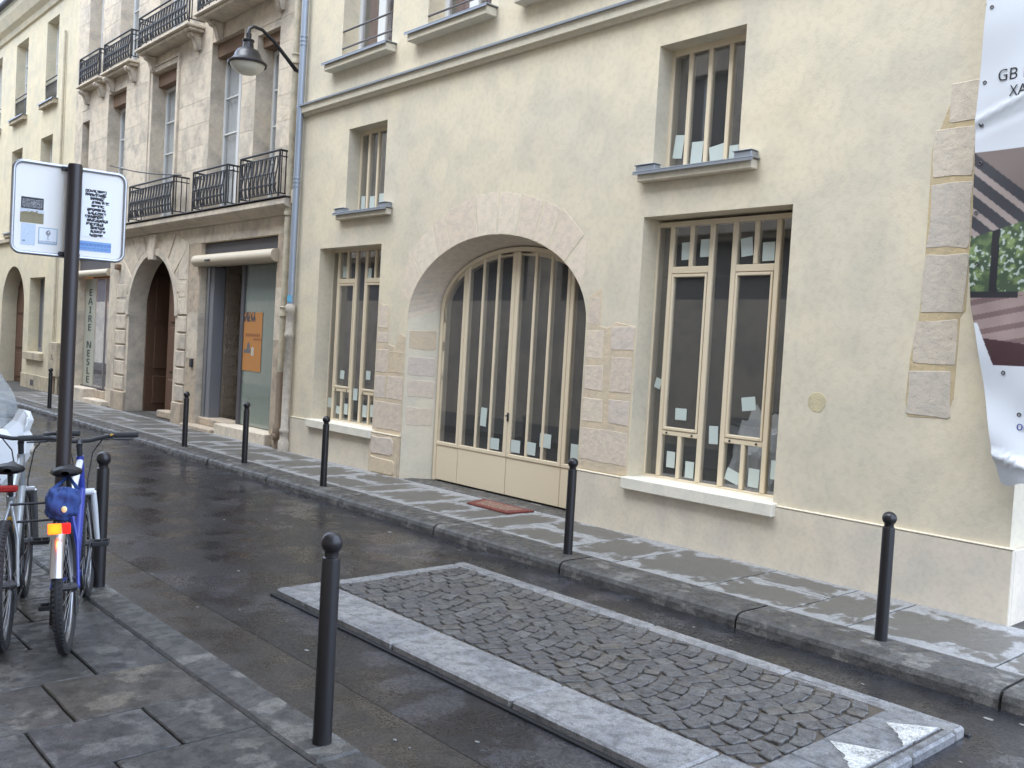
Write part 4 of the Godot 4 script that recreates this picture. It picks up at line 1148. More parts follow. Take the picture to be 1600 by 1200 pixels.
func far_building() -> void:
	var b := thing("far_building", "tall pale cream building farthest down the street, with arched brown door", "building")
	var Z := -0.1
	var holes := [[-30.3, 0.0, -27.95, 3.4], [-27.45, 1.06, -26.08, 3.04], [-26.75, 7.55, -25.72, 9.7], [-29.7, 7.55, -28.5, 9.7], [-32.5, 7.55, -31.28, 9.7], [-29.8, 4.35, -28.7, 6.7], [-26.95, 4.35, -25.9, 6.7], [-32.6, 4.35, -31.5, 6.7]]
	var g := G.new()
	pierced(g, -34.0, 0.0, -24.102, 11.0, Z, 0.4, holes)
	spandrels(g, -29.125, 2.25, 1.175, 1.15, 3.4, Z - 0.4, Z)
	g.quad(V(-34, 0, -6), V(-34, 0, Z - 0.4), V(-34, 11, Z - 0.4), V(-34, 11, -6))
	part("wall", g, M.cream_render, b)
	shell(b, M.interior, -33.99, -24.11, Z - 0.405, -5.5, [0.09, 3.9, 7.2, 11.0], 11.0)
	for w in [[-26.75, 7.55, -25.72, 9.7], [-29.7, 7.55, -28.5, 9.7], [-32.5, 7.55, -31.28, 9.7], [-29.8, 4.35, -28.7, 6.7], [-26.95, 4.35, -25.9, 6.7], [-32.6, 4.35, -31.5, 6.7]]:
		sash_window(b, w[0], w[2], w[1], w[3], -0.34, 4)
		var r := G.new()
		for y in [w[1] + 0.05, w[1] + 0.62, w[1] + 0.5]: r.tube([V(w[0], y, Z - 0.02), V(w[2], y, Z - 0.02)], 0.016, 6)
		for k in 11:
			var x := lerpf(w[0], w[2], (k + 0.5) / 11.0)
			var pts := []
			for j in 7: pts.append(V(x + 0.03 * sin(j * PI / 3.0), w[1] + 0.05 + 0.45 * j / 6.0, Z - 0.02))
			r.tube(pts, 0.010, 5)
		part("window_rail", r, M.iron, b)
		sill(b, M.cream_base, w[0] - 0.1, w[2] + 0.12, w[1] - 0.13, w[1] - 0.01, Z - 0.1, Z + 0.12, M.zinc)
	sash_window(b, -27.45, -26.08, 1.06, 3.04, -0.36, 1, 1, true, M.grey_frame)
	sill(b, M.cream_base, -27.55, -25.98, 0.86, 1.05, Z - 0.2, Z + 0.10)
	var st := G.new()
	st.box(V(-34, 4.08, Z - 0.02), V(-24.1, 4.22, Z + 0.09), 0.02)
	part("string_course", st, M.cream_base, b)
	part("plinth", boxg(V(-27.94, 0.05, Z - 0.02), V(-24.11, 0.46, Z + 0.025), 0.008), M.cream_base, b)
	var co := G.new()
	co.xf = Transform3D(Basis(Vector3(0, 0, 1), Vector3(0, 1, 0), Vector3(-1, 0, 0)), V(-24.1, 0, Z))
	co.prism(PackedVector2Array([Vector2(-0.02, 9.98), Vector2(0.06, 10.0), Vector2(0.10, 10.12), Vector2(0.22, 10.2), Vector2(0.34, 10.42), Vector2(0.36, 10.55), Vector2(-0.02, 10.6)]), 0.0, 9.9, 0.0, true)
	part("cornice", co, M.cream_render, b)
	var gt := G.new(); gt.tube([V(-34, 10.68, 0.33), V(-24.1, 10.68, 0.33)], 0.09, 12)
	part("gutter", gt, M.lintel_metal, b)
	part("roof", boxg(V(-34.1, 11.002, -6), V(-24.11, 11.3, 0.1), 0.03), M.zinc, b)
	var d := hold("door", b)
	part("leaf", boxg(V(-30.32, 0.1, -0.56), V(-27.93, 3.42, -0.502)), M.wood_brown, d)
	for s in [-29.72, -28.55]:
		for k in [[0.25, 0.95], [1.1, 2.0], [2.1, 2.9]]: part("panel", boxg(V(s - 0.4, k[0], -0.505), V(s + 0.4, k[1], -0.475), 0.02), M.wood_brown, d)
	part("vent", boxg(V(-26.98, 0.17, Z + 0.02), V(-26.68, 0.33, Z + 0.03), 0.003), M.lintel_metal, b)
	# pale meter cabinet with a row of pipes below it
	var cab := thing("meter_cabinet", "pale wall cabinet with a triangle mark above short pipes", "utility cabinet", V(-24.72, 0.1, -0.1))
	part("box", boxg(V(-0.32, 0.44, -0.01), V(0.32, 1.28, 0.14), 0.012), M.cream_base, cab)
	var tr := G.new()
	for k in 3:
		var a := TAU * k / 3 + PI / 2; var c := TAU * (k + 1) / 3 + PI / 2
		tr.tube([V(cos(a) * 0.09, 0.9 + sin(a) * 0.09, 0.141), V(cos(c) * 0.09, 0.9 + sin(c) * 0.09, 0.141)], 0.007, 5)
	part("triangle_mark", tr, M.lintel_metal, cab)
	for k in 3:
		var pg := G.new(); pg.tube([V(-0.2 + k * 0.2, 0.0, 0.07), V(-0.2 + k * 0.2, 0.44, 0.07)], 0.035, 8)
		part("pipe", pg, M.pipe_cream if k != 1 else M.pipe_brown, cab)
	var vt := G.new(); vt.tube([V(-0.28, 1.28, 0.05), V(-0.28, 9.0, 0.05)], 0.03, 8)
	part("riser", vt, M.pipe_cream, cab)

func opposite_buildings() -> void:
	for k in 2:
		var x0 := -16.0 if k == 0 else -75.0; var x1 := 6.0 if k == 0 else -16.004
		var b := thing("facing_building", ["stone building on the near side of the street, mirrored in the door and tall window", "stone building farther along the near side, mirrored in the left windows"][k], "building")
		var g := G.new()
		var holes := []
		var x := x0 + 1.2
		while x < x1 - 1.5:
			holes.append([x, 5.2, x + 1.2, 7.5]); holes.append([x, 8.6, x + 1.2, 10.6])
			x += 2.7
		holes.append([x0 + 0.5, 3.05, x1 - 0.5, 4.2])
		g.xf = Transform3D(Basis(Vector3.UP, PI), V(0, 0, 7.6))
		var turned := []
		for h in holes: turned.append([-h[2], h[1], -h[0], h[3]])
		pierced(g, -x1, 0.0, -x0, 11.5, 0.0, 0.35, turned)
		part("wall", g, M.limestone, b)
		for h in holes:
			if h[1] < 4.0:
				part("dark_glazing", boxg(V(h[0] - 0.1, h[1] - 0.05, 7.8), V(h[2] + 0.1, h[3] + 0.05, 7.85)), M.lintel_metal, b)
				continue
			var w := hold("window", b)
			part("pane", boxg(V(h[0], h[1], 7.8), V(h[2], h[3], 7.82)), M.steel_dark, w)
			for e in [h[0], h[2] - 0.08, (h[0] + h[2]) / 2 - 0.05]: part("frame", boxg(V(e, h[1], 7.74), V(e + 0.08, h[3], 7.799)), M.white_frame, w)
		part("ledge", boxg(V(x0, 4.3, 7.45), V(x1, 4.5, 7.62), 0.02), M.limestone_trim, b)
		part("body", boxg(V(x0, 0, 7.96), V(x1, 11.5, 12)), M.interior, b)
		part("roof", boxg(V(x0, 11.502, 7.3), V(x1, 11.8, 12), 0.03), M.zinc, b)


# ------------------------------------------------------------------ pipes and street lamp
func pipes_and_lamp() -> void:
	var p := thing("drainpipe", "cream painted drainpipe with worn brown cast iron foot beside the green shop glass", "drainpipe", V(-13.02, 0.09, 0.02), 0.0, "drainpipes where two facades meet")
	var g := G.new(); g.tube([V(0, 1.2, 0), V(0, 12.4, 0)], 0.056, 14)
	part("pipe", g, M.pipe_cream, p)
	for y in [2.05, 3.6, 5.9, 7.4]:
		var c := G.new(); c.lathe([Vector2(0.056, 0), Vector2(0.074, 0.005), Vector2(0.074, 0.05), Vector2(0.066, 0.07), Vector2(0.066, 0.14), Vector2(0.072, 0.145), Vector2(0.056, 0.16)], V(0, y, 0), 14)
		part("collar", c, M.pipe_cream, p)
	var lo := G.new(); lo.lathe([Vector2(0.075, 0.0), Vector2(0.085, 0.03), Vector2(0.068, 0.06), Vector2(0.066, 0.2), Vector2(0.088, 0.24), Vector2(0.088, 0.34), Vector2(0.064, 0.40), Vector2(0.064, 1.2)], V(0, 0, 0), 14)
	lo.tube([V(0, 0.18, 0), V(0.02, 0.2, 0.08), V(0.02, 0.2, 0.12)], 0.05, 10)
	part("cast_iron_foot", lo, M.pipe_brown, p)
	var q := thing("drainpipe", "grey zinc drainpipe on pale cast iron foot at the cream building's edge", "drainpipe", V(-12.70, 0.09, 0.085), 0.0, "drainpipes where two facades meet")
	var z := G.new(); z.tube([V(0, 2.2, 0), V(0, 12.0, 0)], 0.05, 14)
	part("pipe", z, M.zinc_pipe, q)
	for y in [4.0, 6.1, 8.0]:
		var c := G.new()
		for k in 3: c.tube([V(0, y + k * 0.06, 0), V(0, y + k * 0.06 + 0.025, 0)], 0.058, 14)
		part("collar", c, M.zinc_pipe, q)
	var ft := G.new(); ft.lathe([Vector2(0.09, 0), Vector2(0.09, 0.16), Vector2(0.068, 0.19), Vector2(0.068, 0.28), Vector2(0.078, 0.29), Vector2(0.078, 0.34), Vector2(0.06, 0.36), Vector2(0.06, 1.72), Vector2(0.072, 1.73), Vector2(0.072, 1.80), Vector2(0.06, 1.82), Vector2(0.06, 2.1), Vector2(0.075, 2.12), Vector2(0.075, 2.22), Vector2(0.05, 2.24)], V(0, 0, 0), 14)
	part("cast_iron_foot", ft, M.pipe_worn, q)
	var tg := G.new(); tg.xf = Transform3D(Basis(Vector3.UP, deg_to_rad(35)), V(0, 0, 0)); tg.box(V(-0.035, 2.27, 0.05), V(0.035, 2.37, 0.053))
	part("sticker", tg, mat("sticker_blue", lin(0.12, 0.38, 0.55), 0.5), q, "small blue sticker")
	# lamp on a curved bracket
	var l := thing("wall_lamp", "dark bell-shaped street lamp on a curved wall bracket above the balconies", "street lamp", V(-12.98, 5.6, -0.1))
	var a := G.new()
	a.tube([V(0, 0.25, 0.04), V(0.0, 0.29, 0.14), V(0.0, 0.43, 0.30), V(0, 0.62, 0.52), V(0, 0.74, 0.72), V(0, 0.75, 0.85), V(0, 0.70, 0.92), V(0, 0.62, 0.925)], [0.032, 0.032, 0.03, 0.027, 0.025, 0.025, 0.025, 0.025], 10)
	part("arm", a, M.bollard_paint, l)
	part("wall_plate", boxg(V(-0.05, 0.05, 0.0), V(0.05, 0.5, 0.04), 0.012), M.bollard_paint, l)
	var hd := G.new()
	hd.lathe([Vector2(0.275, 0.165), Vector2(0.285, 0.18), Vector2(0.285, 0.20), Vector2(0.25, 0.225), Vector2(0.205, 0.27), Vector2(0.185, 0.33), Vector2(0.15, 0.385), Vector2(0.085, 0.41), Vector2(0.08, 0.43), Vector2(0.072, 0.50), Vector2(0.085, 0.51), Vector2(0.085, 0.535), Vector2(0.04, 0.56), Vector2(0.04, 0.63), Vector2(0.0, 0.64)], V(0, 0, 0.925), 28)
	part("hood", hd, M.bollard_paint, l)
	var gb := G.new()
	gb.lathe([Vector2(0.0, 0.03), Vector2(0.09, 0.04), Vector2(0.17, 0.075), Vector2(0.225, 0.12), Vector2(0.255, 0.178), Vector2(0.0, 0.18)], V(0, 0, 0.925), 28)
	part("globe", gb, M.lamp_glass, l)
	var j := thing("junction_box", "small cream electrical box between the two drainpipes", "junction box", V(-12.87, 3.86, -0.02))
	part("box", boxg(V(-0.07, 0, -0.05), V(0.07, 0.22, 0.06), 0.01), M.casing, j)
	part("lid", boxg(V(-0.06, 0.01, 0.061), V(0.06, 0.21, 0.068), 0.003), M.casing, j)
	var wire := G.new()
	var pts := []
	for i in 17: pts.append(V(-16.78, 4.66, 0.2).lerp(V(-20.6, 5.25, 0.2), i / 16.0) - V(0, 0.05 * sin(PI * i / 16.0), 0))
	wire.tube(pts, 0.012, 6)
	tag(part("cable", wire, M.cable, self), "thin dark cable running level from the long iron balcony", "cable")


# ------------------------------------------------------------------ traffic island
func traffic_island() -> void:
	var isl := thing("traffic_island", "low island of fan-laid dark setts framed by pale granite kerbs in the roadway", "traffic island")
	part("bed", boxg(V(-5.84, -0.02, 2.1), V(-1.86, 0.036, 3.77)), M.sand_joint, isl)
	var near := [-5.875, -5.48, -4.445, -3.385, -2.38, -1.835]
	for i in 5: part("kerb_stone", slab_piece(near[i] + 0.004, 3.402, near[i + 1] - 0.004, 3.79, 0.052, 0.10, 0.004, 0.012, 0.002), M.island_granite, isl)
	var x := -5.875
	while x < -2.0:
		var x1 := minf(x + 1.02, -1.835)
		part("kerb_stone", slab_piece(x + 0.004, 2.08, x1 - 0.004, 2.195, 0.052, 0.10, 0.004, 0.012, 0.002), M.island_granite, isl)
		x += 1.02
	part("kerb_stone", slab_piece(-5.875, 2.2, -5.76, 3.398, 0.05, 0.10, 0.004, 0.02, 0.002), M.island_granite, isl)
	var ends := [2.2, 2.5, 3.14, 3.398]
	for i in 3: part("end_slab", slab_piece(-2.195, ends[i] + 0.003, -1.905, ends[i + 1] - 0.003, 0.052, 0.1, 0.004, 0.006, 0.001), M.island_granite_dark, isl)
	for e in [[2.2, 2.66], [2.665, 3.398]]: part("kerb_stone", slab_piece(-1.903, e[0], -1.835, e[1], 0.050, 0.1, 0.003, 0.014, 0.002), M.island_granite_dark, isl)
	part("kerb_foot_shade", boxg(V(-5.89, -0.01, 3.792), V(-1.82, 0.014, 3.822), 0.004), M.black, isl)  # black strips added at both kerb feet, drawing the shadow line under the edge
	part("kerb_foot_shade", boxg(V(-5.89, -0.01, 2.05), V(-1.82, 0.012, 2.078), 0.004), M.black, isl)
	# painted teeth
	for t in [[2.235, 2.62, 2.40, -2.10], [2.73, 3.10, 2.86, -2.15]]:
		var poly := PackedVector2Array()
		var a := Vector2(-1.91, -t[1]); var c := Vector2(-1.91, -t[0]); var ap := Vector2(t[3], -t[2])
		var m := 14
		for k in m: poly.append(a.lerp(c, k / float(m)) + Vector2(rng.randf_range(-0.004, 0.004), 0) * sin(PI * k / m))
		for k in m: poly.append(c.lerp(ap, k / float(m)) + Vector2(0, rng.randf_range(-0.005, 0.003)) * sin(PI * k / m))
		for k in m: poly.append(ap.lerp(a, k / float(m)) + Vector2(rng.randf_range(0.0, 0.03), rng.randf_range(0.0, 0.015)) * sin(PI * k / m))
		var g := G.new()
		g.xf = Transform3D(FLAT, V(0, 0, 0))
		g.prism(poly, 0.050, 0.0565, 0.0)
		part("painted_triangle", g, M.road_paint, isl)
	# setts in two rows of shallow fans
	var zs := 2.2; var ze := 3.398; var strips := 2
	var w := (ze - zs) / strips
	var rest := G.new()
	var count := 0
	var sag := 0.09
	var pitch := 0.108
	var per := 5
	for s in strips:
		var zc := zs + (s + 0.5) * w
		var rows := int((3.54 + 2.0 * sag) / pitch) + 2
		for r in rows:
			for k in per:
				var sh := 0.5 if r % 2 else 0.0
				var u0 := clampf((k - sh) / (per - 0.0), 0.0, 1.0); var u1 := clampf((k + 1 - sh) / (per - 0.0), 0.0, 1.0)
				if r % 2 and k == per - 1: u1 = 1.0
				if u1 - u0 < 0.08: continue
				var um := (u0 + u1) - 1.0
				var xm: float = -5.76 - sag + (r + 0.5) * pitch + (1.0 - um * um) * sag + (0.035 if s else 0.0)
				var slope := -2.0 * um * sag / (w / 2)
				var tn := Vector2(slope, -1.0).normalized(); var nm := Vector2(-tn.y, tn.x)
				var stretch := sqrt(1.0 + slope * slope)
				var hl := (u1 - u0) * w / 2 * (1.0 + (stretch - 1.0) * 0.6); var hw := pitch / 2 / (1.0 + (stretch - 1.0) * 0.7)
				var mid := Vector2(xm, -(zc + um * w / 2))
				var cs := []
				for q in [[-1, -1], [1, -1], [1, 1], [-1, 1]]:
					var p: Vector2 = mid + tn * hl * q[0] + nm * hw * q[1]
					cs.append(Vector2(clampf(p.x, -5.757, -2.20), clampf(p.y, -ze + 0.002, -zs - 0.002)))
				var cen: Vector2 = (cs[0] + cs[1] + cs[2] + cs[3]) / 4.0
				var area: float = absf((cs[2] - cs[0]).cross(cs[3] - cs[1])) / 2
				if area < 0.0035: continue
				var poly := PackedVector2Array()
				var ins := rng.randf_range(0.0015, 0.006)
				for i in 4:
					var a: Vector2 = cs[i]; var b: Vector2 = cs[(i + 1) % 4]
					for f in [0.12, 0.5, 0.88]:
						var p := a.lerp(b, f)
						poly.append(p + (cen - p).normalized() * (ins + rng.randf_range(0, 0.007)) - cen)
				var cl := Geometry2D.is_polygon_clockwise(poly)
				if cl: poly.reverse()
				var g := rest if count >= 300 else G.new()
				var tilt := Basis(Vector3(rng.randf_range(-1, 1), 0, rng.randf_range(-1, 1)).normalized(), rng.randf_range(0, 0.06))
				g.xf = Transform3D(tilt * FLAT, V(cen.x, 0.05 + rng.randf_range(-0.004, 0.005), -cen.y))
				g.prism(poly, -0.04, 0.0, 0.005)
				if count < 300: part("sett", g, M["sett_%d" % ([0, 0, 1, 2, 3, 0, 2][rng.randi() % 7])], isl)
				count += 1
	if count > 300: stuff(part("setts", rest, M.sett_0, isl))


# ------------------------------------------------------------------ bollards, signpost
func bollards() -> void:
	var first: Node3D
	var spots := [[-3.30, 4.93, 0.14, 0.885, "black ball-topped bollard nearest the camera, on the near kerb beside the cobbled island"],
		[-6.16, 4.90, 0.14, 0.875, "black ball-topped bollard right behind the blue bicycle's front wheel"],
		[-2.73, 1.19, 0.1, 0.83, "black ball-topped bollard before the bare corner plinth, nearest the hanging banner"],
		[-5.51, 1.23, 0.1, 0.83, "black ball-topped bollard between the arched glazed door and the tall right window"],
		[-9.5, 1.28, 0.1, 0.83, "black ball-topped bollard before the cream building's left ground-floor window"],
		[-11.59, 1.26, 0.1, 0.83, "black ball-topped bollard before the green shop glass with the orange poster"],
		[-13.55, 1.27, 0.1, 0.83, "black ball-topped bollard between the dark archway and the shop's grey doorway"],
		[-20.4, 1.26, 0.1, 0.83, "black bollard next to the pale meter cabinet down the street"],
		[-24.9, 1.20, 0.1, 0.83, "farthest black bollard, by the brown arched door of the far building"]]
	for i in spots.size():
		var s: Array = spots[i]
		var b: Node3D
		if i == 0:
			b = thing("bollard", s[4], "bollard", V(s[0], s[2], s[1]), 0.0, "bollards along both kerbs")
			var g := G.new()
			g.lathe([Vector2(0.0, 0.0), Vector2(0.041, 0.0), Vector2(0.0395, 0.03), Vector2(0.0385, 0.755), Vector2(0.037, 0.768), Vector2(0.030, 0.772), Vector2(0.029, 0.79), Vector2(0.031, 0.795), Vector2(0.026, 0.80), Vector2(0.0, 0.80)], V(0, 0, 0), 24)
			part("shaft", g, M.bollard_paint, b)
			var k := G.new(); k.ball(V(0, 0.828, 0), V(0.0455, 0.046, 0.0455), 14, 22)
			part("ball", k, M.bollard_paint, b)
			first = b
		else:
			b = copy_of(first, V(s[0], s[2], s[1]), s[4])
		b.scale = V(1, s[3] / 0.874, 1)
		b.rotation.y = i * 0.7

func sticker_tex(s: int, kind: int) -> ImageTexture:
	var d := PackedByteArray(); d.resize(s * s * 3)
	var a := noise(s, 5.0, 3, 200 + kind); var b := noise(s, 14.0, 3, 210 + kind); var c := noise(s, 30.0, 2, 220 + kind)
	for y in s:
		for x in s:
			var i := y * s + x
			var u := x / float(s); var v := y / float(s)
			var na := a[i] / 255.0; var nb := b[i] / 255.0; var nc := c[i] / 255.0
			var k := Vector3(0.8, 0.82, 0.85)
			if kind == 0:      # black strip with white scrawl
				k = Vector3(0.02, 0.02, 0.024)
				if absf(nb - 0.5) < 0.07 and v > 0.15 and v < 0.9 and u > 0.04 and u < 0.95: k = Vector3(0.62, 0.64, 0.66)
			elif kind == 1:    # sandy photograph
				k = Vector3(0.55, 0.60, 0.66)
				if v > 0.28 - 0.25 * sin(u * 3.0) * na: k = Vector3(0.22, 0.185, 0.095) * (0.5 + nb)
				if v > 0.45 and nc > 0.66: k = Vector3(0.40, 0.36, 0.25)
			elif kind == 2:    # pale blue sheet
				k = Vector3(0.52, 0.60, 0.70) * (0.92 + 0.16 * na)
				if u > 0.1 and u < 0.3 and v > 0.78 and v < 0.84: k = Vector3(0.15, 0.2, 0.3)
			elif kind == 3:    # small drawing in a blue frame
				k = Vector3(0.74, 0.77, 0.80)
				if u < 0.04 or u > 0.96 or v < 0.04 or v > 0.9: k = Vector3(0.30, 0.42, 0.52)
				if Vector2((u - 0.5) * 1.3, v - 0.3).length() < 0.17 and nb > 0.47: k = Vector3(0.03, 0.03, 0.04)
				if absf(u - 0.5) < 0.06 and v > 0.42 and v < 0.75 and nb > 0.5: k = Vector3(0.25, 0.28, 0.32)
				if v > 0.80 and v < 0.88 and fmod(u * 14.0, 1.0) < 0.6: k = Vector3(0.2, 0.26, 0.36)
			elif kind == 4:    # block of heavy black marker lines, not legible
				var row := v * 13.0
				var band := fmod(row, 1.0)
				var lo := 0.10 + 0.22 * absf(sin(floor(row) * 2.7)) - (0.1 if int(row) % 4 == 1 else 0.0); var hi := 0.92 - 0.18 * absf(sin(floor(row) * 1.9 + 0.6))
				if u > lo and u < hi and band < 0.78 + 0.5 * (na - 0.5) and nb > 0.30: k = Vector3(0.012, 0.012, 0.014)
			else:              # blue band with lettering too small to read
				k = Vector3(0.20, 0.36, 0.62)
				if v > 0.2 and v < 0.5 and fmod(u * 19.0 + nb, 1.0) < 0.55: k = Vector3(0.07, 0.15, 0.40)
				if v > 0.6 and v < 0.85 and nb > 0.56: k = Vector3(0.08, 0.17, 0.42)
			d[i * 3] = enc(k.x); d[i * 3 + 1] = enc(k.y); d[i * 3 + 2] = enc(k.z)
	return tex_from(d, s)

func signpost() -> void:
	var sp := thing("signpost", "dark round post carrying a white framed notice panel covered in stickers", "signpost", V(-5.478, 0.14, 5.345))
	var p := G.new()
	p.lathe([Vector2(0.0, 0.0), Vector2(0.041, 0.0), Vector2(0.039, 0.02), Vector2(0.038, 2.545), Vector2(0.034, 2.56), Vector2(0.0, 2.562)], Vector3.ZERO, 20)
	part("post", p, M.post_paint, sp)
	# the panel hangs behind the post, across the street's line
	var pan := hold("notice_panel", sp)
	var bas := Basis(Vector3.UP, deg_to_rad(90 - 6))
	var at := V(-0.058, 2.30, 0.0)
	var outline := PackedVector2Array()
	for c in [[1, -1], [1, 1], [-1, 1], [-1, -1]]:
		for k in 7:
			var a0: float = {[1, -1]: -PI / 2, [1, 1]: 0.0, [-1, 1]: PI / 2, [-1, -1]: PI}[c]
			var t := a0 + PI / 2 * k / 6.0
			outline.append(Vector2(c[0] * (0.285 - 0.045), c[1] * (0.245 - 0.045)) + Vector2(cos(t), sin(t)) * 0.045)
	var g := G.new(); g.xf = Transform3D(bas, at)
	g.prism(outline, -0.012, 0.0, 0.0, true)
	part("panel", g, M.sign_white, pan)
	var loop := []
	for q in outline: loop.append(at + bas * V(q.x, q.y, 0.002))
	var fr := G.new(); fr.tube(loop, 0.0105, 8, true)
	part("rim", fr, M.alloy, pan)
	for y in [0.235, -0.235]:
		var br := G.new(); br.xf = Transform3D(bas, at)
		br.box(V(-0.055, y - 0.012, 0.004), V(0.055, y + 0.012, 0.022), 0.004)
		part("clamp", br, M.iron, pan)
	var st := [[0, -0.19, 0.025, 0.11, 0.062], [1, -0.19, -0.045, 0.115, 0.075], [2, -0.205, -0.145, 0.07, 0.115], [3, -0.108, -0.145, 0.095, 0.09], [4, 0.135, 0.01, 0.155, 0.265], [5, 0.135, -0.175, 0.17, 0.055]]
	for s in st:
		var m := mat("sticker_%d" % s[0], Color(1, 1, 1), 0.6)
		m.albedo_texture = sticker_tex(128, s[0])
		var q := G.new(); q.xf = Transform3D(bas, at)
		q.quad_uv(V(s[1] - s[3] / 2, s[2] - s[4] / 2, 0.0015), V(s[1] + s[3] / 2, s[2] - s[4] / 2, 0.0015), V(s[1] + s[3] / 2, s[2] + s[4] / 2, 0.0015), V(s[1] - s[3] / 2, s[2] + s[4] / 2, 0.0015))
		part("sticker", q, m, pan)


# ------------------------------------------------------------------ two-wheelers
func wheel(parent: Node3D, c: Vector3, r: float, tyre_r: float, called := "wheel") -> Node3D:
	var w := hold(called, parent)
	var loop := []; var inner := []
	for i in 40:
		var a := TAU * i / 40
		loop.append(c + V(cos(a), sin(a), 0) * (r - tyre_r)); inner.append(c + V(cos(a), sin(a), 0) * (r - tyre_r * 2.2))
	var t := G.new(); t.tube(loop, tyre_r, 12, true)
	for i in 80:   # tread blocks
		var a := TAU * i / 80
		t.xf = Transform3D(Basis(Vector3.BACK, a), c)
		for z in [-0.6, 0.6]: t.box(V(r - 0.006, -0.006, z * tyre_r - 0.005), V(r + 0.001, 0.006, z * tyre_r + 0.005))
	t.xf = Transform3D.IDENTITY
	part("tyre", t, M.rubber, w)
	var m := G.new(); m.tube(inner, 0.011, 8, true)
	part("rim", m, M.alloy, w)
	var s := G.new()
	for i in 28:
		var a := TAU * i / 28
		var sd := 0.03 if i % 2 else -0.03
		s.tube([c + V(cos(a + 0.25) * 0.025, sin(a + 0.25) * 0.025, sd), c + V(cos(a), sin(a), 0) * (r - tyre_r * 2.4)], 0.0016, 4)
	stuff(part("spokes", s, M.alloy, w))
	var h := G.new(); h.tube([c - V(0, 0, 0.06), c - V(0, 0, 0.035), c, c + V(0, 0, 0.035), c + V(0, 0, 0.06)], [0.012, 0.028, 0.018, 0.028, 0.012], 10)
	part("hub", h, M.steel_dark, w)
	return w

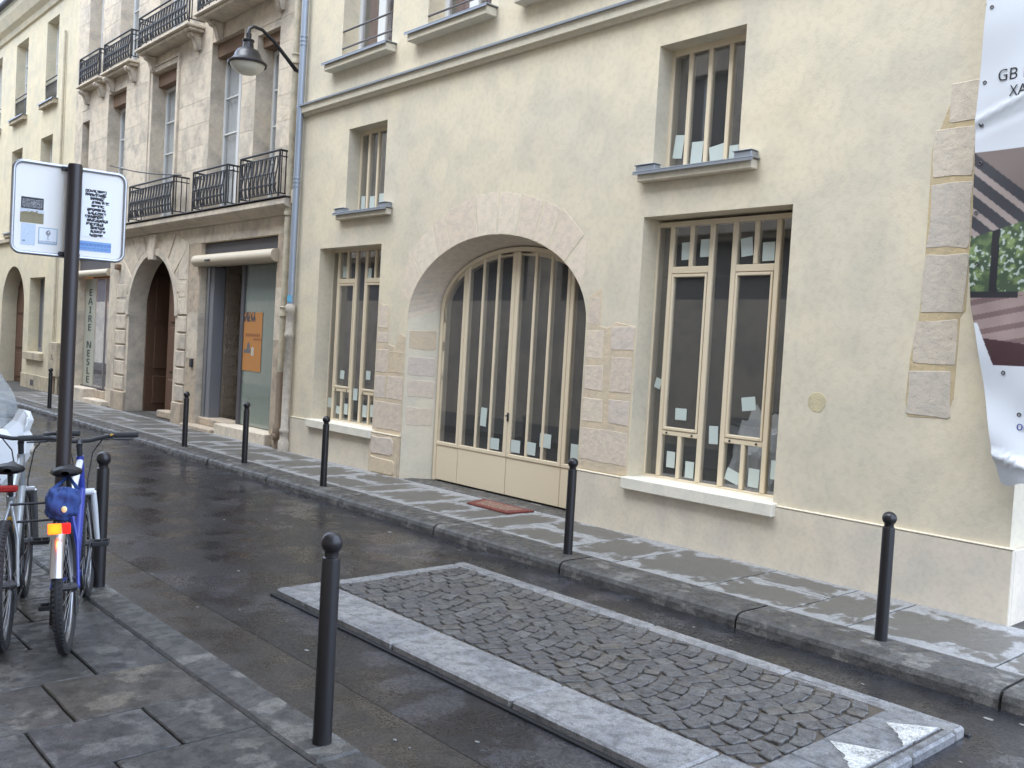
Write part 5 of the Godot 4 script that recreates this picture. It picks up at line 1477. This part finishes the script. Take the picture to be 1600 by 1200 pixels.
func bicycle(label: String, at: Vector3, turn: float, lean: float, fm: Material, top_m: Material, fork_m: Material, bar_half: float, seat_y: float) -> Node3D:
	var b := thing("bicycle", label, "bicycle", at, turn)
	b.basis = Basis(Vector3.UP, turn) * Basis(Vector3.RIGHT, lean)
	wheel(b, V(0, 0.33, 0), 0.33, 0.025, "rear_wheel"); wheel(b, V(1.06, 0.33, 0), 0.33, 0.025, "front_wheel")
	var bb := V(0.44, 0.29, 0); var st := V(0.30, 0.74, 0); var ht := V(0.835, 0.875, 0); var hb := V(0.88, 0.70, 0)
	var f := G.new()
	f.tube([bb, st], 0.017, 10)
	for z in [-1, 1]:
		f.tube([V(0, 0.33, 0.062 * z), V(0.2, 0.315, 0.04 * z), bb], 0.010, 8)
		f.tube([V(0, 0.33, 0.062 * z), V(0.17, 0.53, 0.045 * z), st - V(0, 0.03, 0)], 0.009, 8)
	f.tube([ht + V(-0.01, 0.03, 0), hb - V(-0.008, 0.025, 0)], 0.021, 10)
	f.tube([bb - V(0, 0, 0.04), bb + V(0, 0, 0.04)], 0.023, 10)
	part("frame", f, fm, b)
	var tt := G.new()
	tt.tube([st - V(0, 0.02, 0), ht], 0.019, 10)
	part("top_tube", tt, top_m, b)
	var dt := G.new(); dt.tube([bb, hb], 0.023, 10)
	part("down_tube", dt, fm, b)
	var fk := G.new()
	fk.tube([hb - V(0, 0.02, 0.07), hb - V(0, 0.02, -0.07)], 0.02, 8)
	for z in [-1, 1]: fk.tube([hb + V(0, -0.02, 0.065 * z), hb + V(0.03, -0.11, 0.065 * z), V(1.06, 0.33, 0.065 * z)], [0.015, 0.019, 0.014], 10)
	part("fork", fk, fork_m, b)
	var sp := G.new(); sp.tube([st, V(0.255, seat_y - 0.04, 0)], 0.0135, 10)
	part("seat_post", sp, M.iron, b)
	# saddle: wide behind, narrow nose
	var sd := G.new()
	sd.xf = Transform3D(Basis.IDENTITY, V(0.25, seat_y, 0))
	var rows := [[-0.13, 0.02, 0.012], [-0.12, 0.06, 0.026], [-0.07, 0.08, 0.034], [-0.02, 0.062, 0.03], [0.05, 0.03, 0.024], [0.12, 0.02, 0.02], [0.15, 0.008, 0.008]]
	for i in rows.size() - 1:
		for k in 12:
			var p := []; var q := []
			for w in [[0, 0], [0, 1], [1, 1], [1, 0]]:
				var r: Array = rows[i + w[0]]
				var a: float = TAU * (k + w[1]) / 12.0
				var dd := V(0, sin(a) * r[2] * (1.0 if sin(a) > 0 else 0.8), cos(a) * r[1])
				p.append(V(r[0], 0, 0) + dd); q.append(V(0, sin(a) / r[2], cos(a) / r[1]).normalized())
			sd.smooth_quad([p[0], p[3], p[2], p[1]], [q[0], q[3], q[2], q[1]])
	part("saddle", sd, M.black, b)
	# stem, bar, grips, levers
	var hbar := hold("handlebar", b)
	var top := V(0.85, 0.99, 0)
	var bar := G.new()
	bar.tube([ht + V(-0.005, 0.02, 0), V(0.81, 0.97, 0)], 0.016, 10); bar.tube([V(0.805, 0.965, 0), V(0.865, 0.99, 0)], 0.018, 10)
	bar.tube([top + V(-0.03, 0.03, -bar_half), top + V(0, 0.025, -0.16), top + V(0.01, 0, -0.05), top + V(0.01, 0, 0.05), top + V(0, 0.025, 0.16), top + V(-0.03, 0.03, bar_half)], 0.0125, 10)
	part("bar", bar, M.iron, hbar)
	for z in [-1, 1]:
		var gr := G.new(); gr.tube([top + V(-0.012, 0.03, z * (bar_half - 0.125)), top + V(-0.031, 0.03, z * (bar_half + 0.004))], 0.0175, 10)
		part("grip", gr, M.grip, hbar)
		var lv := G.new()
		lv.box(top + V(-0.005, 0.0, z * (bar_half - 0.175) - 0.02), top + V(0.04, 0.035, z * (bar_half - 0.175) + 0.02), 0.006)
		lv.tube([top + V(0.03, 0.015, z * (bar_half - 0.17)), top + V(0.06, 0.0, z * (bar_half - 0.13)), top + V(0.035, 0.0, z * (bar_half - 0.03))], [0.008, 0.007, 0.005], 8)
		part("brake_lever", lv, M.steel_dark, hbar)
		var cb := G.new()
		cb.tube([top + V(0.03, 0.02, z * (bar_half - 0.19)), top + V(0.11, 0.03, z * 0.14), top + V(0.10, -0.08, z * 0.06), hb + V(0.03, 0.04, z * 0.03), hb + V(0.02, -0.06, z * 0.03)], 0.004, 6)
		part("brake_cable", cb, M.cable, hbar)
	# cranks and pedals, chainring and chain
	for e in [1, -1]:
		var cr := G.new()
		cr.tube([bb + V(0, 0, 0.055 * e), bb + V(0.06 * e, 0.155 * e, 0.075 * e)], 0.010, 8)
		part("crank", cr, M.steel_dark, b)
	for s in [1, -1]:
		var pd := G.new()
		var c := bb + V(0.06 * s, 0.155 * s, 0.13 * s)
		pd.box(c + V(-0.045, -0.012, -0.045), c + V(-0.032, 0.012, 0.045), 0.003); pd.box(c + V(0.032, -0.012, -0.045), c + V(0.045, 0.012, 0.045), 0.003)
		for z in [-0.045, 0.0, 0.037]: pd.box(c + V(-0.0318, -0.009, z), c + V(0.0318, 0.009, z + 0.008), 0.002)
		part("pedal", pd, M.rubber, b)
	var ch := G.new()
	var ring := []
	for i in 28: ring.append(bb + V(cos(TAU * i / 28) * 0.085, sin(TAU * i / 28) * 0.085, 0.045))
	ch.tube(ring, 0.006, 6, true)
	for i in 5: ch.tube([bb + V(0, 0, 0.045), ring[i * 28 / 5]], 0.006, 6)
	ch.tube([bb + V(0, 0.085, 0.045), V(0, 0.375, 0.045)], 0.005, 5); ch.tube([bb + V(0, -0.085, 0.045), V(0.02, 0.19, 0.045), V(-0.01, 0.29, 0.045)], 0.005, 5)
	ch.box(V(0.0, 0.18, 0.04), V(0.05, 0.30, 0.055), 0.005)
	part("chainset", ch, M.steel_dark, b)
	return b

func bicycles() -> void:
	var dir := Vector2(-0.923, -0.385)
	var turn := atan2(-dir.y, dir.x)
	var b := bicycle("blue and white mountain bicycle with blue saddle bag and glowing red-orange rear reflector", V(-4.99, 0.14, 5.435), turn, -0.06, M.bike_blue, M.white_paint, M.white_paint, 0.32, 0.90)
	# saddle bag, rear reflector lamp and silver mudguard
	var bag := G.new()
	var skin := func(la: float, lo: float) -> Vector3:
		var d := V(cos(la) * cos(lo), sin(la), -cos(la) * sin(lo))
		var e := V(signf(d.x) * pow(absf(d.x), 0.7), signf(d.y) * pow(absf(d.y), 0.75), signf(d.z) * pow(absf(d.z), 0.7))
		e *= 1.0 + 0.05 * sin(lo * 5.0 + la * 3.0) + 0.05 * sin(la * 8.0 + lo * 3.0) + 0.025 * sin(lo * 13.0 + la * 5.0)
		return V(0.01, 0.77, 0) + e * V(0.12, 0.074 * (1.0 - 0.25 * e.x), 0.08)
	for i in 20:
		for k in 32:
			var p := []; var q := []
			for w in [[0, 0], [0, 1], [1, 1], [1, 0]]:
				var la: float = (-PI / 2 + PI * (i + w[0]) / 20) * 0.985; var lo: float = TAU * (k + w[1]) / 32
				p.append(skin.call(la, lo))
				q.append((skin.call(la, lo + 0.04) - skin.call(la, lo - 0.04)).cross(skin.call(la + 0.02, lo) - skin.call(la - 0.02, lo)).normalized())
			bag.smooth_quad(p, q)
	bag.tube([V(0.1, 0.82, -0.06), V(0.25, 0.87, 0), V(0.1, 0.82, 0.06)], 0.012, 6)
	var bg := part("saddle_bag", bag, M.bag_blue, b)
	var dot := G.new(); dot.ball(V(-0.125, 0.755, 0.02), V(0.006, 0.017, 0.014), 6, 10)
	part("badge", dot, mat("badge_yellow", lin(0.75, 0.72, 0.35), 0.4), bg)
	var mg := G.new()
	for i in 14:
		var pts := []
		for w in [[0, 0], [0, 1], [1, 1], [1, 0]]: pts.append(deg_to_rad(100 + (i + w[0]) * 4.2))
		for k in 6:
			var p := []; var q := []
			for w in [[0, 0], [0, 1], [1, 1], [1, 0]]:
				var a := deg_to_rad(100 + (i + w[0]) * 4.2); var c: float = lerpf(-1.1, 1.1, (k + w[1]) / 6.0)
				var n := V(cos(a) * cos(c), sin(a) * cos(c), sin(c))
				p.append(V(cos(a), sin(a), 0) * 0.335 + V(0, 0.33, 0) + n * 0.034); q.append(n)
			mg.smooth_quad([p[0], p[3], p[2], p[1]], [q[0], q[3], q[2], q[1]])
	part("rear_mudguard", mg, M.chrome, b)
	var rl := hold("rear_light", b)
	var lh := G.new(); lh.box(V(-0.215, 0.645, -0.062), V(-0.175, 0.71, 0.062), 0.008)
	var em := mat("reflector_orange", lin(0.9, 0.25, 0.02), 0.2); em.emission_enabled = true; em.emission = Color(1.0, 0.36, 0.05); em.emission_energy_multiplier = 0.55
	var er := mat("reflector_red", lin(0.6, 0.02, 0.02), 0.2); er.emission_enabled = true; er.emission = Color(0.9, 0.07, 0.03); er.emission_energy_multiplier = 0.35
	part("orange_lens", boxg(V(-0.227, 0.651, -0.044), V(-0.2155, 0.704, 0.018), 0.004), em, rl)
	part("red_lens", boxg(V(-0.227, 0.651, 0.02), V(-0.2155, 0.704, 0.058), 0.004), er, rl)
	var ol := OmniLight3D.new(); ol.name = "rear_light_glow"; ol.light_color = Color(1.0, 0.3, 0.06); ol.light_energy = 0.004; ol.light_size = 0.03; ol.omni_range = 10.0; ol.omni_attenuation = 2.0; ol.shadow_enabled = true
	rl.add_child(ol); ol.position = V(-0.25, 0.68, -0.01)
	part("yellow_clip", boxg(V(0.835, 1.012, 0.165), V(0.86, 1.027, 0.19), 0.004), M.yellow, b)
	var c := bicycle("silver bicycle with red lamp under its saddle, leftmost of the two parked bicycles", V(-5.17, 0.14, 5.685), turn + 0.06, -0.03, M.bike_silver, M.bike_silver, M.alloy, 0.31, 0.90)
	part("rear_light", boxg(V(0.10, 0.79, -0.05), V(0.14, 0.825, 0.05), 0.008), M.red_plastic, c)
	var rk := G.new()
	for y in [0.70, 0.605]: rk.tube([V(0.25, y, 0.0), V(0.27, y + 0.003, 0.21)], 0.007, 6)
	part("lock_bar", rk, M.iron, c)
	part("yellow_tag", boxg(V(0.27, 0.55, -0.02), V(0.29, 0.63, 0.018), 0.005), M.yellow, c)

func scooter() -> void:
	var s := thing("scooter", "white motor scooter with tall clear windscreen parked behind the two bicycles", "motor scooter", V(-7.8, 0.12, 5.37), deg_to_rad(2))
	# +x is its front
	wheel(s, V(0.45, 0.25, 0), 0.25, 0.06, "front_wheel"); wheel(s, V(-0.85, 0.25, 0), 0.25, 0.065, "rear_wheel")
	var half := [[0.0, 0.36], [0.17, 0.40], [0.30, 0.55], [0.385, 0.72], [0.395, 0.84], [0.355, 0.90], [0.375, 0.98], [0.345, 1.045], [0.30, 1.055], [0.265, 0.97], [0.20, 0.905], [0.0, 0.88]]
	var poly := PackedVector2Array()
	for p in half: poly.append(Vector2(p[0], p[1]))
	for i in range(half.size() - 2, 0, -1): poly.append(Vector2(-half[i][0], half[i][1]))
	if Geometry2D.is_polygon_clockwise(poly): poly.reverse()
	var f := G.new()
	f.xf = Transform3D(Basis(Vector3(0, 0, -1), Vector3(0.22, 1, 0), Vector3(1, 0, 0)), V(0.05, 0, 0))
	f.prism(poly, -0.02, 0.16, 0.055, true)
	part("front_fairing", f, M.white_paint, s)
	for k in 6:
		part("grille_slat", boxg(V(0.385, 0.50 + k * 0.042, -0.16 + k * 0.004), V(0.41, 0.522 + k * 0.042, 0.16 - k * 0.004), 0.006), M.black, s)
	for z in [-1, 1]:
		var il := G.new(); il.ball(V(0.24, 0.755, z * 0.375), V(0.11, 0.055, 0.045), 8, 12)
		part("indicator", il, M.amber, s)
		var mr := G.new()
		mr.tube([V(0.0, 0.98, z * 0.12), V(0.02, 1.12, z * 0.17)], 0.009, 6); mr.ball(V(0.02, 1.17, z * 0.17), V(0.03, 0.05, 0.06), 8, 12)
		part("mirror", mr, M.black, s)
		var gp := G.new(); gp.tube([V(0.03, 0.95, z * 0.1), V(0.0, 0.98, z * 0.24), V(-0.05, 0.97, z * 0.37)], 0.018, 8)
		part("grip", gp, M.grip, s)
	var hl := G.new(); hl.ball(V(0.365, 0.79, 0), V(0.06, 0.055, 0.15), 8, 14)
	part("headlight", hl, M.glass_pale, s)
	var ws := G.new()
	for layer in [0.0, -0.005]:
		for i in 10:
			for k in 14:
				var p := []
				for w in [[0, 0], [0, 1], [1, 1], [1, 0]]:
					var v: float = (i + w[0]) / 10.0; var u: float = -1.0 + 2.0 * (k + w[1]) / 14.0
					var hw := 0.335 * (1.0 - 0.30 * v * v * v)
					var top := 1.46 - 0.13 * u * u * u * u - 0.05 * u * u
					var y := lerpf(0.885 + 0.10 * u * u, top, v)
					p.append(V(0.33 - 0.40 * (y - 0.88) - 0.15 * u * u + layer, y, -u * hw))
				if layer == 0.0: ws.quad(p[0], p[1], p[2], p[3])
				else: ws.quad(p[3], p[2], p[1], p[0])
	part("windscreen", ws, M.screen_glass, s)
	var md := G.new()
	for i in 12:
		var a0 := deg_to_rad(20 + i * 11); var a1 := deg_to_rad(31 + i * 11)
		for z in [[-0.075, 0.075]]:
			md.quad(V(0.45 + cos(a0) * 0.275, 0.25 + sin(a0) * 0.275, z[1]), V(0.45 + cos(a0) * 0.275, 0.25 + sin(a0) * 0.275, z[0]), V(0.45 + cos(a1) * 0.275, 0.25 + sin(a1) * 0.275, z[0]), V(0.45 + cos(a1) * 0.275, 0.25 + sin(a1) * 0.275, z[1]))
	part("front_mudguard", md, M.white_paint, s)
	var fo := G.new()
	for z in [-0.085, 0.085]: fo.tube([V(0.45, 0.25, z), V(0.34, 0.62, z * 0.8)], 0.02, 8)
	part("fork", fo, M.steel_dark, s)
	var bd := G.new()
	bd.xf = Transform3D(Basis(Vector3(1, 0, 0), Vector3(0, 1, 0), Vector3(0, 0, 1)), V(0, 0, 0))
	bd.prism(PackedVector2Array([Vector2(0.15, 0.24), Vector2(0.2, 0.34), Vector2(-0.2, 0.36), Vector2(-0.32, 0.66), Vector2(-1.1, 0.78), Vector2(-1.2, 0.66), Vector2(-0.95, 0.5), Vector2(-0.5, 0.3), Vector2(-0.3, 0.22)]) if false else PackedVector2Array([Vector2(-0.3, 0.22), Vector2(0.15, 0.24), Vector2(0.2, 0.34), Vector2(-0.2, 0.36), Vector2(-0.32, 0.66), Vector2(-1.1, 0.78), Vector2(-1.2, 0.66), Vector2(-0.95, 0.5), Vector2(-0.5, 0.3)]), -0.18, 0.18, 0.04, true)
	part("body", bd, M.white_paint, s)
	var sg := G.new(); sg.box(V(-1.08, 0.72, -0.15), V(-0.35, 0.82, 0.15), 0.04)
	part("seat", sg, M.black, s)


# ------------------------------------------------------------------ banner and small things
func banner_tex(w: int, h: int) -> ImageTexture:
	# covers x from -2.86 to -1.30 and y from 1.0 to 5.1
	var n1 := noise(h, 40.0, 3, 301); var n2 := noise(h, 14.0, 4, 302); var n3 := noise(h, 90.0, 2, 303)
	var d := PackedByteArray(); d.resize(w * h * 3)
	for j in h:
		for i in w:
			var x := -2.86 + 1.56 * (i + 0.5) / w; var y := 5.1 - 4.1 * (j + 0.5) / h
			var a: float = n1[j * h + i] / 255.0; var b: float = n2[j * h + i] / 255.0; var e: float = n3[j * h + i] / 255.0
			var c := Vector3(0.60, 0.62, 0.65)
			var left := -2.86
			if y < 2.2: left = lerpf(-2.70, -2.28, (2.2 - y) / 0.95)
			if y < 3.41 and y > 1.91 and x > left:
				var s := (x + 2.80) * 0.85 + y     # eaves slope down to the right
				if y > 2.80 + 0.30 * (x + 2.8) and y < 3.41:
					c = Vector3(0.20, 0.155, 0.14)
					if s < 3.40: c = Vector3(0.045, 0.044, 0.05) if fmod((s - 2.6) * 7.0 + 7.0, 1.0) < 0.62 else Vector3(0.33, 0.27, 0.24)
				elif y > 2.42:
					c = Vector3(0.05, 0.08, 0.04).lerp(Vector3(0.20, 0.27, 0.10), smoothstep(0.45, 0.7, a) * b * 1.5)
					if e > 0.62 and b > 0.45: c = Vector3(0.42, 0.47, 0.42)
					if x > -2.40 and y < 2.62 and b > 0.5: c = Vector3(0.24, 0.30, 0.07)
					if absf(x + 2.615 + 0.02 * (y - 2.5)) < 0.025: c = Vector3(0.015, 0.015, 0.018)
					if absf(x + 2.33) < 0.06: c = Vector3(0.30, 0.26, 0.25)
				else:
					c = Vector3(0.30, 0.22, 0.20) * (0.85 + 0.3 * b)
					var q := y - 0.22 * (x + 2.7)
					if y < 2.40 and fmod(q * 9.0, 1.0) < 0.35: c = Vector3(0.17, 0.11, 0.105) * (0.85 + 0.3 * b)
					if y < 2.10 - 0.12 * (x + 2.7): c = Vector3(0.055, 0.022, 0.026) * (0.8 + 0.4 * b)
					if y > 2.38 and x < -2.45: c = Vector3(0.02, 0.02, 0.025)
			var k := (j * w + i) * 3
			d[k] = enc(c.x); d[k + 1] = enc(c.y); d[k + 2] = enc(c.z)
	return ImageTexture.create_from_image(Image.create_from_data(w, h, false, Image.FORMAT_RGB8, d))

func banner_z(x: float, y: float) -> float:
	var z := 0.13 + 0.006 * sin(x * 9.0 + y * 3.0) + 0.004 * sin(y * 11.0 - x * 4.0)
	# creases running down to the right below the lettering, and the slack lower corner
	z += 0.010 * exp(-pow((y - 3.66 - (x + 2.75) * 0.42) / 0.03, 2.0)) - 0.006 * exp(-pow((y - 3.58 - (x + 2.75) * 0.3) / 0.04, 2.0))
	if y < 2.3:
		var k := (2.3 - y) / 1.2
		z += 0.05 * k * sin((x * 0.8 + y) * 9.0 + 1.0) * smoothstep(0.0, 1.0, k) + 0.02 * k
		z += 0.03 * exp(-pow((y - 1.28 + (x + 2.5) * 0.25) / 0.035, 2.0))
	return z

func banner_left(y: float) -> float:
	var p := [[1.10, -2.47], [1.6, -2.59], [2.15, -2.71], [2.31, -2.755], [2.67, -2.79], [3.04, -2.79], [3.63, -2.82], [4.5, -2.80], [5.1, -2.79]]
	for i in p.size() - 1:
		if y <= p[i + 1][0]: return lerpf(p[i][1], p[i + 1][1], clampf((y - p[i][0]) / (p[i + 1][0] - p[i][0]), 0.0, 1.0))
	return -2.79

func banner() -> void:
	var t := thing("banner", "large printed banner hung over the building corner, garden terrace picture, slack lower corner", "banner")
	var m := mat("banner_print", Color(1, 1, 1), 0.42)
	m.albedo_texture = banner_tex(256, 672)
	m.backlight_enabled = true; m.backlight = Color(0.12, 0.12, 0.12)
	var g := G.new()
	var rows := 120; var cols := 36
	var at := func(i: int, k: int) -> Vector3:
		var v := float(i) / rows
		var yb := lerpf(1.10, 5.1, v)
		var x := lerpf(banner_left(yb), -1.35, float(k) / cols)
		var y := yb - (1.0 - v) * (1.0 - v) * 0.02 * sin(k * 0.9)
		return V(x, y, banner_z(x, y))
	var nrm := func(p: Vector3) -> Vector3:
		return V(-(banner_z(p.x + 0.004, p.y) - banner_z(p.x - 0.004, p.y)) / 0.008, -(banner_z(p.x, p.y + 0.004) - banner_z(p.x, p.y - 0.004)) / 0.008, 1.0).normalized()
	for i in rows:
		for k in cols:
			var p := [at.call(i, k), at.call(i, k + 1), at.call(i + 1, k + 1), at.call(i + 1, k)]
			for w in [0, 2, 1, 0, 3, 2]: g.vert(p[w], nrm.call(p[w]), Vector2((p[w].x + 2.86) / 1.56, (5.1 - p[w].y) / 4.1))
	part("sheet", g, m, t)
	var gm := [[-2.76, 4.42], [-2.775, 3.90], [-2.775, 3.60], [-2.765, 3.33], [-2.765, 2.98], [-2.73, 2.62], [-2.50, 1.86], [-2.38, 1.58]]
	for p in gm:
		var r := G.new()
		var loop := []
		for i in 12: loop.append(V(p[0] + cos(TAU * i / 12) * 0.011, p[1] + sin(TAU * i / 12) * 0.011, banner_z(p[0], p[1]) + 0.003))
		r.tube(loop, 0.0035, 6, true)
		part("eyelet", r, M.steel_dark, t)
	var a := text("lettering", "GB P", 0.078, V(-2.575, 3.925, banner_z(-2.6, 3.92) + 0.0035), M.ink, t)
	a = text("lettering", "XAV", 0.072, V(-2.515, 3.805, banner_z(-2.5, 3.8) + 0.0035), M.ink, t)
	a = text("lettering", "oe", 0.06, V(-2.345, 1.50, banner_z(-2.345, 1.50) + 0.012), M.ink_blue, t)
	var rope := G.new()
	rope.tube([V(-2.83, 3.62, 0.05), V(-2.80, 3.62, 0.12), V(-2.775, 3.60, banner_z(-2.775, 3.6))], 0.012, 6)
	part("tie", rope, M.steel_dark, t)

func small_things() -> void:
	var dm := thing("doormat", "worn red doormat lying askew before the arched glazed door", "doormat", V(-7.55, 0.103, 0.245), deg_to_rad(3))
	var g := G.new(); g.xf = Transform3D(FLAT, Vector3.ZERO)
	g.prism(PackedVector2Array([Vector2(-0.40, 0.17), Vector2(-0.30, -0.19), Vector2(0.37, -0.23), Vector2(0.42, 0.13)]) if true else rect(0, 0, 1, 1), 0.0, 0.018, 0.004)
	part("border", g, M.mat_red, dm)
	var w := G.new(); w.xf = Transform3D(FLAT, Vector3.ZERO)
	w.prism(PackedVector2Array([Vector2(-0.30, 0.11), Vector2(-0.23, -0.13), Vector2(0.29, -0.16), Vector2(0.33, 0.08)]), 0.005, 0.0205, 0.002)
	part("worn_middle", w, M.mat_worn, dm)
	var wb := G.new()
	for i in 18:
		for k in 26:
			var p := []
			for w2 in [[0, 0], [0, 1], [1, 1], [1, 0]]:
				var la: float = (-PI / 2 + PI * (i + w2[0]) / 18.0) * 0.99; var lo: float = TAU * (k + w2[1]) / 26.0
				var rr := 1.0 + 0.12 * sin(lo * 4.0 + la * 5.0) + 0.09 * sin(la * 9.0 - lo * 3.0)
				p.append(V(-4.95, 0.72, -0.75) + V(cos(la) * cos(lo) * 0.30, sin(la) * 0.62, -cos(la) * sin(lo) * 0.22) * rr)
			wb.quad(p[0], p[1], p[2], p[3])
	tag(part("wrapped_bundle", wb, mat("plastic_wrap", lin(0.62, 0.64, 0.65), 0.25), self), "crumpled white plastic bundle standing behind the tall right window", "bundle")
	var sc := G.new()    # scattered flattened leaves and spots of gum on the roadway
	for i in 60:
		var x := rng.randf_range(-9.0, -1.2); var z := rng.randf_range(1.6, 4.75)
		if x > -5.95 and x < -1.75 and z > 2.0 and z < 3.85: continue
		var r := rng.randf_range(0.005, 0.013) * (1.8 if i % 9 == 0 else 1.0)
		sc.xf = Transform3D(FLAT, V(x, 0.004 if z < 4.3 else 0.0065, z))
		var p := PackedVector2Array()
		for k in 8: p.append(Vector2(cos(TAU * k / 8) * r * 1.3, sin(TAU * k / 8) * r) * rng.randf_range(0.75, 1.1))
		sc.prism(p, -0.003, 0.0, 0.0)
	var so := part("litter", sc, mat("gum", lin(0.19, 0.185, 0.17), 0.8), self)
	tag(so, "pale spots of trodden gum and leaf scraps on the asphalt", "litter"); stuff(so)
